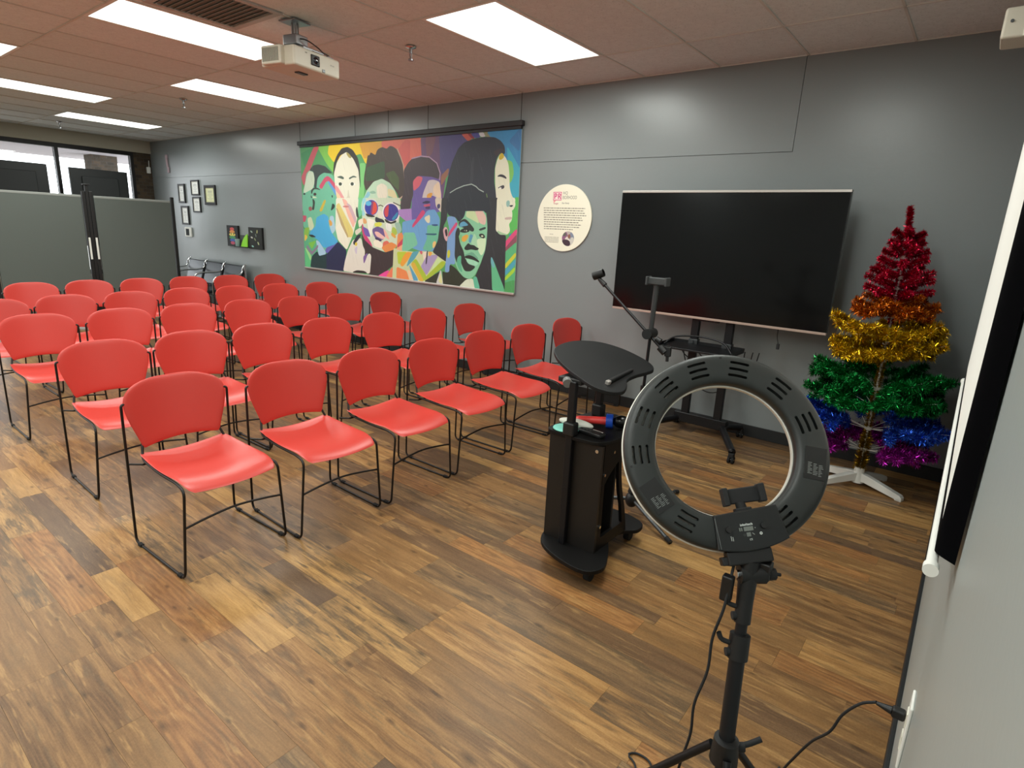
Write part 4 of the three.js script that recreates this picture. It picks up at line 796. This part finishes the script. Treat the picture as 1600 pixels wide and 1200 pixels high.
  part('tilt_head', [rbox(-0.05, 0.045, -0.252, -0.222, -0.012, 0.024, 0.004), rbox(-0.062, -0.04, -0.25, -0.232, -0.01, 0.02, 0.003)], M.black);
  // pivot and clamps below, along the (slightly leaning) pole
  const p0 = V(...P(0, -0.245, 0.004)), top = p0.clone(), ax = top.clone().sub(hub).normalize(), al = (d) => top.clone().addScaledVector(ax, -d), sd = right.clone(), at = (d, s, f = 0) => al(d).addScaledVector(sd, s).addScaledVector(n, f).toArray();
  wpart(t, 'pivot', [rod(at(0.0, 0), at(0.085, 0), 0.022, 0.018, 14), rod(at(0.03, -0.02), at(0.03, 0.035), 0.021, 0.021, 14), rbox(-0.018, 0.018, -0.02, 0.02, -0.014, 0.014, 0.004).translate(...at(0.02, 0.03))], M.black);
  wpart(t, 'pivot_knob', [rod(at(0.03, 0.035), at(0.03, 0.058), 0.015, 0.013, 8), rod(at(0.03, 0.058), at(0.032, 0.07), 0.004)], M.blackSoft);
  wpart(t, 'pivot_bolt', rod(at(0.03, -0.026), at(0.03, -0.019), 0.009), M.chrome);
  const total = top.distanceTo(hub);
  wpart(t, 'pole', [rod(at(0.08, 0), at(0.19, 0), 0.0125, 0.0125, 14), rod(at(0.185, 0), at(total, 0), 0.0165, 0.0165, 16)], M.blackMetal);
  for (const [d, r] of [[0.1, 0.0175], [0.178, 0.0215]]) {
    wpart(t, 'pole_collar', [rod(at(d - 0.018, 0), at(d + 0.035, 0), r, r, 16)], M.black);
    wpart(t, 'clamp_lever', [tube([at(d, -r), at(d - 0.008, -r - 0.018), at(d - 0.022, -r - 0.026)], 0.0055, 10), rod(at(d + 0.02, -r - 0.006), at(d + 0.02, -r + 0.004), 0.009)], M.blackSoft);
  }
  wpart(t, 'cable_box', rbox(-0.012, 0.012, -0.03, 0.03, -0.01, 0.01, 0.004).translate(...at(0.06, -0.042)), M.black);
  wpart(t, 'leg_collar', rod([hub.x, hub.y - 0.03, hub.z], [hub.x, hub.y + 0.025, hub.z], 0.03, 0.026, 16), M.black); wpart(t, 'brace_collar', rod([hub.x, 0.18, hub.z], [hub.x, 0.22, hub.z], 0.022), M.black);
  wpart(t, 'center_tube', rod([hub.x, 0.16, hub.z], [hub.x, hub.y, hub.z], 0.0145), M.blackMetal);
  wpart(t, 'leg_knob', [tube([at(total - 0.005, 0.028), at(total - 0.01, 0.05), at(total - 0.02, 0.075)], 0.006, 10), rod(at(total - 0.003, 0.026), at(total - 0.003, 0.04), 0.01)], M.blackSoft);
  for (const a of [62, 182, 302]) {
    const d = [Math.cos(a * 0.01745), Math.sin(a * 0.01745)], q = (r, y) => [hub.x + d[0] * r, y, hub.z + d[1] * r];
    const l = wpart(t, 'leg', [rod(q(0.028, hub.y - 0.005), q(0.33, 0.012), 0.009, 0.009, 10), rod(q(0.02, 0.2), q(0.19, 0.215), 0.006, 0.006, 8)], M.blackMetal);
    wpart(t, 'foot', rod(q(0.31, 0.038), q(0.332, 0.008), 0.012), M.rubber, l);
  }
  // outlet, plug and power cord
  const o = thing('wall_outlet', 'white wall outlet plate with a black plug, near the floor', 'outlet', [XR, 0.51, 3.32]);
  mesh('cover_plate', rbox(-0.006, 0, -0.075, 0.075, -0.036, 0.036, 0.003).translate(0, 0, 0), M.white, o);
  for (const y of [-0.028, 0.028]) mesh('socket', rbox(-0.0085, -0.005, y - 0.017, y + 0.017, -0.015, 0.015, 0.004), M.offWhite, o);
  
  const path = [[-0.335, 0.855, 3.44], [-0.347, 0.819, 3.456], [-0.346, 0.726, 3.488], [-0.358, 0.645, 3.497], [-0.356, 0.566, 3.505], [-0.37, 0.478, 3.516], [-0.37, 0.392, 3.512], [-0.383, 0.292, 3.515], [-0.4, 0.12, 3.5], [-0.44, 0.008, 3.45], [-0.5, 0.005, 3.36], [-0.53, 0.005, 3.29], [-0.575, 0.005, 3.283], [-0.595, 0.005, 3.305], [-0.562, 0.005, 3.325], [-0.5, 0.005, 3.42], [-0.35, 0.005, 3.6], [-0.19, 0.005, 3.55], [-0.2, 0.005, 3.25], [-0.236, 0.005, 3.06], [-0.225, 0.04, 3.1], [-0.202, 0.14, 3.16], [-0.161, 0.28, 3.22], [-0.124, 0.376, 3.27], [-0.106, 0.45, 3.29], [-0.077, 0.51, 3.305], [-0.05, 0.538, 3.315]];
  const cord = wpart(t, 'power_cord', tube(path, 0.0032, 260, 7), M.blackSoft);
  wpart(t, 'plug', [rod([-0.05, 0.538, 3.318], [-0.022, 0.538, 3.32], 0.004, 0.009), rbox(-0.022, 0.003, 0.527, 0.549, 3.31, 3.33, 0.005)], M.black, cord);
}

// ================= PROJECTION SCREEN ON THE RIGHT WALL =================
{
  const t = thing('projection_screen', 'white pull down projection screen seen edge on along the right wall', 'projection screen', [-0.02, 1.0, 2.6]);
  const xs = -0.0225, zf = 1.66, zn = 3.475, yb = 0.985, yt = 2.45, b = 0.05;
  const scr = std(0xf0f0ea, 0.7), blk = std(0x030305, 0.9, 0, { specularIntensity: 0.1 });
  wpart(t, 'fabric', box(xs, xs + 0.001, yb + 0.06, yt, zf + b, zn - 0.0), scr);
  wpart(t, 'far_border', box(xs, xs + 0.001, yb, yt, zf, zf + b), blk);
  wpart(t, 'bottom_border', box(xs, xs + 0.001, yb, yb + 0.06, zf + b, zn), blk);
  // the near border curls towards the wall
  const cur = []; for (let i = 0; i <= 6; i++) { const f = i / 6; cur.push([xs + 0.03 * f * f * (1.6 - 0.6 * f), zn + 0.038 * f]); }
  const pos = [], idx = []; cur.forEach(([x, z]) => pos.push(x, yb, z, x, yt, z)); for (let i = 0; i < 6; i++) { const a = i * 2; idx.push(a, a + 1, a + 2, a + 1, a + 3, a + 2); }
  const g = new THREE.BufferGeometry(); g.setAttribute('position', new THREE.Float32BufferAttribute(pos, 3)); g.setAttribute('uv', new THREE.Float32BufferAttribute(new Float32Array(pos.length / 3 * 2), 2)); g.setIndex(idx); g.computeVertexNormals();
  wpart(t, 'curled_border', g, std(0x030305, 0.9, 0, { specularIntensity: 0.1, side: THREE.DoubleSide }));
  const bar = wpart(t, 'weight_bar', rod([xs, yb - 0.012, zf - 0.02], [xs, yb - 0.012, zn + 0.05], 0.0085, 0.0085, 20), M.white);
  for (const z of [zf - 0.022, zn + 0.05]) wpart(t, 'end_cap', rod([xs, yb - 0.012, z - 0.01], [xs, yb - 0.012, z + 0.01], 0.0115, 0.0115, 24), M.white, bar);
  const cs = wpart(t, 'case', [rbox(-0.088, XR - 0.001, 2.445, 2.535, 1.62, 3.62, 0.012, 3)], M.offWhite);
  wpart(t, 'case_end', [rbox(-0.092, XR - 0.001, 2.44, 2.54, 1.6, 1.625, 0.008, 3)], std(0x2a2a2a, 0.6), cs);
  const k = thing('wall_speaker', 'beige wall mounted box high on the right wall near the corner', 'speaker', [XR, 2.355, 1.42]);
  wpart(k, 'cabinet', [rbox(-0.172, XR - 0.001, 2.30, 2.41, 1.33, 1.5, 0.01, 3)], std(0xc3bdae, 0.6));
  wpart(k, 'face_strip', [rbox(-0.104, -0.096, 2.302, 2.408, 1.495, 1.503, 0.002)], M.offWhite);
  wpart(k, 'screw', rod([-0.145, 2.36, 1.499], [-0.145, 2.36, 1.504], 0.006), M.darkSteel);
}
// ================= CEILING FITTINGS =================
{
  // projector hanging from the ceiling, lens towards the right wall
  const t = thing('ceiling_projector', 'white projector hanging from the ceiling on a metal mount', 'projector', [-3.8, 2.43, 2.22], 0.2);
  const body = mesh('body', [rbox(-0.16, 0.13, 0, 0.115, -0.2, 0.2, 0.014, 3)], std(0xd3cdbc, 0.45), t);
  mesh('exhaust_wedge', [rbox(-0.12, 0.05, 0.004, 0.112, 0.19, 0.235, 0.01, 3)], std(0xd3cdbc, 0.45), body);
  for (let i = 0; i < 12; i++) mesh('vent_louver', box(-0.105 + i * 0.012, -0.101 + i * 0.012, 0.02, 0.098, 0.234, 0.238), std(0x77776c, 0.6), body);
  mesh('lens_bezel', rbox(0.128, 0.138, 0.03, 0.092, -0.01, 0.062, 0.005), M.black, t);
  mesh('lens', [new THREE.SphereGeometry(0.022, 20, 12).scale(0.5, 1, 1).translate(0.138, 0.061, 0.024)], std(0x0a0c18, 0.05, 0, { clearcoat: 1 }), t);
  mesh('ir_window', rbox(0.128, 0.133, 0.008, 0.026, -0.06, -0.035, 0.002), M.blackGloss, t);
  const tag = canvasTex(128, 32, (c) => { c.fillStyle = '#d3cdbc'; c.fillRect(0, 0, 128, 32); c.fillStyle = '#8d887a'; c.font = 'bold 30px sans-serif'; c.fillText('EPSON', 6, 27); });
  mesh('badge', new THREE.PlaneGeometry(0.05, 0.0125).rotateY(Math.PI / 2).translate(0.1312, 0.066, -0.13), std(0xffffff, 0.5, 0, { map: tag }), t);
  mesh('badge_small', new THREE.BoxGeometry(0.001, 0.006, 0.016).translate(0.131, 0.09, 0.1), std(0x8d887a, 0.6), t);
  mesh('foot', rbox(-0.02, 0.02, -0.008, 0.002, -0.02, 0.06, 0.003), M.darkSteel, t);
  const mt = mesh('ceiling_mount', [rod([-0.04, 0.14, 0.02], [-0.04, 0.302, 0.02], 0.024, 0.024, 20), rbox(-0.11, 0.03, 0.292, 0.302, -0.05, 0.09, 0.003), rbox(-0.1, 0.02, 0.16, 0.22, -0.03, 0.07, 0.006)], M.steel, t);
  mesh('mount_arm', [rbox(-0.13, 0.06, 0.12, 0.132, -0.02, 0.01, 0.003), rbox(-0.13, 0.06, 0.12, 0.132, 0.06, 0.09, 0.003), rbox(0.02, 0.06, 0.12, 0.15, -0.13, 0.05, 0.004), rbox(-0.03, 0.1, 0.122, 0.128, -0.17, -0.12, 0.002)], M.steel, mt);
  mesh('cable', [tube([[-0.04, 0.2, 0.05], [0.05, 0.19, 0.02], [0.07, 0.165, -0.06], [0.06, 0.15, -0.12], [0.07, 0.14, -0.16], [0.08, 0.122, -0.16]], 0.004, 30), tube([[0.06, 0.135, -0.02], [0.075, 0.128, -0.06], [0.07, 0.13, -0.1], [0.08, 0.126, -0.15]], 0.004, 24)], M.black, mt);
  // sprinklers
  const spr = (x, z, label) => {
    const s = thing('sprinkler', label, 'sprinkler', [x, H, z], 0, 'ceiling sprinklers');
    mesh('escutcheon', new THREE.LatheGeometry([[0, 0], [0.04, 0], [0.037, -0.007], [0.02, -0.014], [0, -0.014]].map(([a, b]) => new THREE.Vector2(a, b)).reverse(), 24), M.chrome, s);
    mesh('head', [rod([0, -0.012, 0], [0, -0.045, 0], 0.013, 0.011), rod([0.012, -0.045, 0], [0.003, -0.085, 0], 0.0035), rod([-0.012, -0.045, 0], [-0.003, -0.085, 0], 0.0035), rod([0, -0.082, 0], [0, -0.092, 0], 0.02, 0.02, 14)], M.steel, s);
  };
  spr(-3.56, 1.5, 'chrome sprinkler on the ceiling between the projector and the large light'); spr(-7.3, 1.46, 'small sprinkler below the ceiling light left of the projector'); spr(-10.95, 1.62, 'tiny sprinkler near the ceiling light farthest away by the windows');
  // return grille
  const v = thing('ceiling_vent', 'dark square return air grille on the ceiling above the projector', 'vent', [-4.06, H, 2.66]);
  mesh('frame', [box(-0.29, 0.29, -0.006, 0.004, -0.29, -0.25), box(-0.29, 0.29, -0.006, 0.004, 0.25, 0.29), box(-0.29, -0.25, -0.006, 0.004, -0.25, 0.25), box(0.25, 0.29, -0.006, 0.004, -0.25, 0.25)], std(0xb4b4b0, 0.6), v);
  mesh('backing', box(-0.25, 0.25, 0.002, 0.005, -0.25, 0.25), std(0x757876, 0.8), v);
  for (let i = 0; i < 14; i++) mesh('slat', new THREE.BoxGeometry(0.5, 0.002, 0.02).rotateX(0.7).translate(0, -0.001, -0.232 + i * 0.0357), std(0x8f918e, 0.6), v);
}

// ================= ROOM DIVIDERS =================
{
  const x = -9.3, fab = std(0x5a605c, 0.92, 0, { bumpMap: paintBump, bumpScale: 0.001 });
  for (const [z0, z1, label] of [[0.86, 1.85, 'grey fabric room divider panel standing in front of the frames wall'], [1.93, 2.92, 'grey fabric room divider panel at the left edge below the windows']]) {
    const t = thing('room_divider', label, 'divider', [x, 0, (z0 + z1) / 2], 0, 'grey divider panels');
    const zz = (z) => z - (z0 + z1) / 2;
    mesh('fabric_panel', rbox(-0.012, 0.012, 0.09, 1.665, zz(z0 + 0.03), zz(z1 - 0.03), 0.006), fab, t);
    mesh('top_rail', rbox(-0.014, 0.014, 1.66, 1.69, zz(z0 + 0.03), zz(z1 - 0.03), 0.006), std(0x8b8f8b, 0.5), t);
    mesh('bottom_rail', rbox(-0.016, 0.016, 0.06, 0.095, zz(z0 + 0.03), zz(z1 - 0.03), 0.006), M.black, t);
    for (const z of [z0, z1]) {
      const p = mesh('post', rbox(-0.02, 0.02, 0.05, 1.74, zz(z) - 0.02, zz(z) + 0.02, 0.006), M.black, t);
      mesh('foot_bar', rbox(-0.26, 0.26, 0.03, 0.055, zz(z) - 0.018, zz(z) + 0.018, 0.006), M.black, p);
      for (const q of [-0.23, 0.23]) mesh('caster', rod([q, 0.017, zz(z) - 0.012], [q, 0.017, zz(z) + 0.012], 0.0165), M.rubber, p);
    }
    const zl = z0 > 1.5 ? z0 + 0.0 : z1 - 0.0; mesh('latch', rbox(0.02, 0.03, 0.88, 1.16, zz(zl) - 0.011, zz(zl) + 0.011, 0.003), M.white, t);
  }
  solo('divider_hinge', [rbox(x - 0.016, x + 0.016, 0.1, 1.82, 1.872, 1.908, 0.004), rbox(x - 0.03, x + 0.03, 1.815, 1.83, 1.85, 1.93, 0.004)], M.black, 'black connector cap between the two divider panels', 'connector');
}
// ================= DISPLAYS IN THE WINDOW =================
{
  const dark = std(0x131617, 0.5), x = -11.55;
  for (const [z0, z1, y1, label] of [[0.61, 1.42, 2.15, 'dark display screen standing before the right window pane'], [1.7, 2.66, 2.16, 'dark display screen standing before the left window pane']]) {
    const t = thing('window_display', label, 'screen', [x, 0, (z0 + z1) / 2], 0, 'screens in the windows'), h = (z1 - z0) / 2;
    mesh('panel', rbox(-0.03, 0.03, 0.95, y1, -h, h, 0.008), dark, t); mesh('back_cover', rbox(0.028, 0.06, 1.1, y1 - 0.12, -h + 0.15, h - 0.15, 0.012), std(0x1a1d1e, 0.6), t);
    mesh('post', rbox(-0.03, 0.03, 0.03, 1.2, -0.04, 0.04, 0.006), M.black, t); mesh('base', rbox(-0.25, 0.25, 0, 0.03, -0.3, 0.3, 0.01), M.black, t);
  }
}
// ================= WAITING BENCH =================
{
  const vinyl = std(0x0f151b, 0.35), x0 = -10.62, w = 0.61, t = thing('beam_bench', 'black waiting bench with chrome arms against the far wall', 'bench', [x0 + 2 * w, 0, 0.4]);
  for (let i = 0; i < 3; i++) {
    const a = x0 + i * w + 0.03 - t.position.x, b = a + w - 0.06;
    mesh('seat_pad', rbox(a, b, 0.41, 0.46, -0.2, 0.28, 0.02, 3), vinyl, t);
    mesh('back_pad', rbox(a, b, 0, 0.36, -0.025, 0.025, 0.02, 3).rotateX(-0.25).translate(0, 0.45, -0.2), vinyl, t);
  }
  for (let i = 0; i <= 3; i++) { const a = x0 + i * w - t.position.x; mesh('arm', [tube([[a, 0.82, -0.3], [a, 0.78, -0.25], [a, 0.68, -0.2], [a, 0.66, 0.1], [a, 0.6, 0.2], [a, 0.4, 0.22]], 0.013, 30), rbox(a - 0.012, a + 0.012, 0.36, 0.82, -0.3, -0.27, 0.004)], M.chrome, t); }
  mesh('beam', rbox(x0 - t.position.x, x0 + 3 * w - t.position.x, 0.34, 0.4, -0.05, 0.05, 0.006), M.black, t);
  for (const i of [0.4, 2.6]) { const a = x0 + i * w - t.position.x; mesh('leg', [rbox(a - 0.03, a + 0.03, 0.03, 0.35, -0.03, 0.03, 0.006), rbox(a - 0.03, a + 0.03, 0, 0.035, -0.28, 0.28, 0.01)], M.steel, t); }
}
// ================= THINGS ON THE FAR WALL =================
{
  const paper = (tone, border) => canvasTex(128, 160, (c, w, h) => { c.fillStyle = tone; c.fillRect(0, 0, w, h); c.strokeStyle = border; c.lineWidth = 5; c.strokeRect(9, 9, w - 18, h - 18); c.fillStyle = '#77776e'; for (let i = 0; i < 9; i++) { const l = rr(30, 84); c.fillRect(w / 2 - l / 2, 28 + i * 13, l, i === 1 ? 7 : 3); } });
  const pm = [paper('#dcdcd6', '#b8b8ae'), paper('#e0e0da', '#c4c0b0'), paper('#cfd0a4', '#a8a878')].map((m) => std(0xffffff, 0.35, 0, { map: m }));
  const frame = (x0, x1, y0, y1, b, m, label) => {
    const t = thing('certificate_frame', label, 'picture frame', [(x0 + x1) / 2, (y0 + y1) / 2, 0.001], 0, 'framed certificates'), w = (x1 - x0) / 2, h = (y1 - y0) / 2;
    mesh('frame', [box(-w, w, h - b, h, 0, 0.022), box(-w, w, -h, -h + b, 0, 0.022), box(-w, -w + b, -h + b, h - b, 0, 0.022), box(w - b, w, -h + b, h - b, 0, 0.022)], M.black, t);
    mesh('certificate', new THREE.PlaneGeometry(2 * (w - b), 2 * (h - b)).translate(0, 0, 0.012), m, t);
  };
  frame(-11.07, -10.83, 1.705, 2.015, 0.03, pm[0], 'narrow framed certificate at upper left of the wall group');
  frame(-10.58, -10.3, 1.83, 2.07, 0.022, pm[1], 'framed certificate at the top middle of the wall group');
  frame(-10.12, -9.755, 1.685, 1.985, 0.04, pm[2], 'largest framed certificate with yellowish paper and thick frame');
  frame(-10.56, -10.29, 1.56, 1.805, 0.022, pm[1], 'framed certificate hanging directly under the top middle one');
  frame(-11.02, -10.75, 1.35, 1.66, 0.03, pm[0], 'framed certificate just above the small white wall panel');
  const k = thing('thermostat_panel', 'small white wall panel with a dark screen below the certificates', 'thermostat', [-10.815, 1.23, 0.001]);
  mesh('housing', rbox(-0.11, 0.11, -0.08, 0.08, 0, 0.03, 0.01), M.white, k); mesh('screen', box(-0.06, 0.06, -0.055, 0.055, 0.03, 0.032), M.blackSoft, k);
  // two prints with a ledge between them
  const pride = canvasTex(128, 128, (c) => { c.fillStyle = '#16161a'; c.fillRect(0, 0, 128, 128); ['#c04a4e', '#d08a48', '#d8c860', '#3f8a5a', '#3a5aa0', '#b04a60'].forEach((q, i) => { c.fillStyle = q; c.beginPath(); c.ellipse(62, 22 + i * 17, 40 - Math.abs(i - 2.5) * 6, 10, 0, 0, 7); c.fill(); }); c.fillStyle = '#24242a'; c.fillRect(46, 44, 8, 14); c.fillRect(74, 44, 8, 14); });
  const dark = canvasTex(128, 128, (c) => { c.fillStyle = '#1b1d1b'; c.fillRect(0, 0, 128, 128); for (const [x, y, a, q] of [[30, 26, 0.4, '#9ab0a0'], [84, 24, 1.8, '#b8b878'], [30, 60, 0.2, '#c8c8c0'], [60, 70, 0.8, '#8a9a70'], [90, 92, 1.0, '#c4cc98'], [34, 112, 0.2, '#8cc0b4'], [70, 46, 1.3, '#6c7a70']]) { c.save(); c.translate(x, y); c.rotate(a); c.fillStyle = q; c.beginPath(); c.ellipse(0, 0, 11, 5, 0, 0, 7); c.fill(); c.restore(); } });
  const canvas = (x0, x1, y0, y1, m, label) => { const t = thing('canvas_print', label, 'picture', [(x0 + x1) / 2, (y0 + y1) / 2, 0.001]), w = (x1 - x0) / 2, h = (y1 - y0) / 2; mesh('stretcher', box(-w, w, -h, h, 0, 0.03), M.black, t); mesh('print', new THREE.PlaneGeometry(2 * w, 2 * h).translate(0, 0, 0.0305), std(0xffffff, 0.6, 0, { map: m }), t); };
  canvas(-9.44, -9.1, 1.07, 1.385, pride, 'small dark canvas with rainbow stripes above the bench'); canvas(-8.78, -8.4, 1.06, 1.375, dark, 'small black canvas with scattered pale leaf shapes');
  const s = thing('wall_ledge', 'small dark wall ledge between the two canvases', 'shelf', [-8.94, 1.08, 0.001]);
  mesh('board', rbox(-0.17, 0.17, -0.012, 0, 0, 0.1, 0.003), M.black, s); mesh('back', box(-0.17, 0.15, 0, 0.17, 0, 0.006), std(0x454a48, 0.8), s);
  { const sh = new THREE.Shape(); sh.moveTo(-0.09, 0); sh.lineTo(0.1, 0); sh.lineTo(0.12, 0.19); sh.quadraticCurveTo(0.0, 0.16, -0.09, 0); solo('green_pamphlet', new THREE.ExtrudeGeometry(sh, { depth: 0.012, bevelEnabled: false }).translate(-8.92, 1.081, 0.03), std(0x8fd838, 0.6), 'bright green pamphlet standing on the wall ledge', 'pamphlet'); }
  solo('clear_cup', new THREE.LatheGeometry([[0.0, 0.001], [0.032, 0.001], [0.038, 0.11], [0.035, 0.11], [0.03, 0.006], [0, 0.006]].map(([a, b]) => new THREE.Vector2(a, b)), 20).translate(-9.065, 1.08, 0.06), std(0x8fa8a6, 0.3), 'small grey green cup at the left end of the wall ledge', 'cup');
  solo('ribbon', [tube([[-11.43, 2.47, 0.012], [-11.41, 2.4, 0.014], [-11.395, 2.28, 0.012]], 0.02, 14, 8), rbox(-11.46, -11.38, 2.44, 2.5, 0.002, 0.02, 0.006), rbox(-11.415, -11.355, 2.2, 2.3, 0.002, 0.022, 0.008)], std(0xb9a3ac, 0.7), 'pale pink ribbon hanging high on the wall by the windows', 'ribbon');
  solo('motion_sensor', [rbox(XL + 0.001, XL + 0.05, 2.2, 2.31, 0.035, 0.095, 0.012), rod([XL + 0.02, 2.31, 0.05], [XL + 0.02, 2.42, 0.045], 0.006)], M.white, 'small white sensor box on the brick pier', 'sensor');
}

renderer.render(scene, camera);
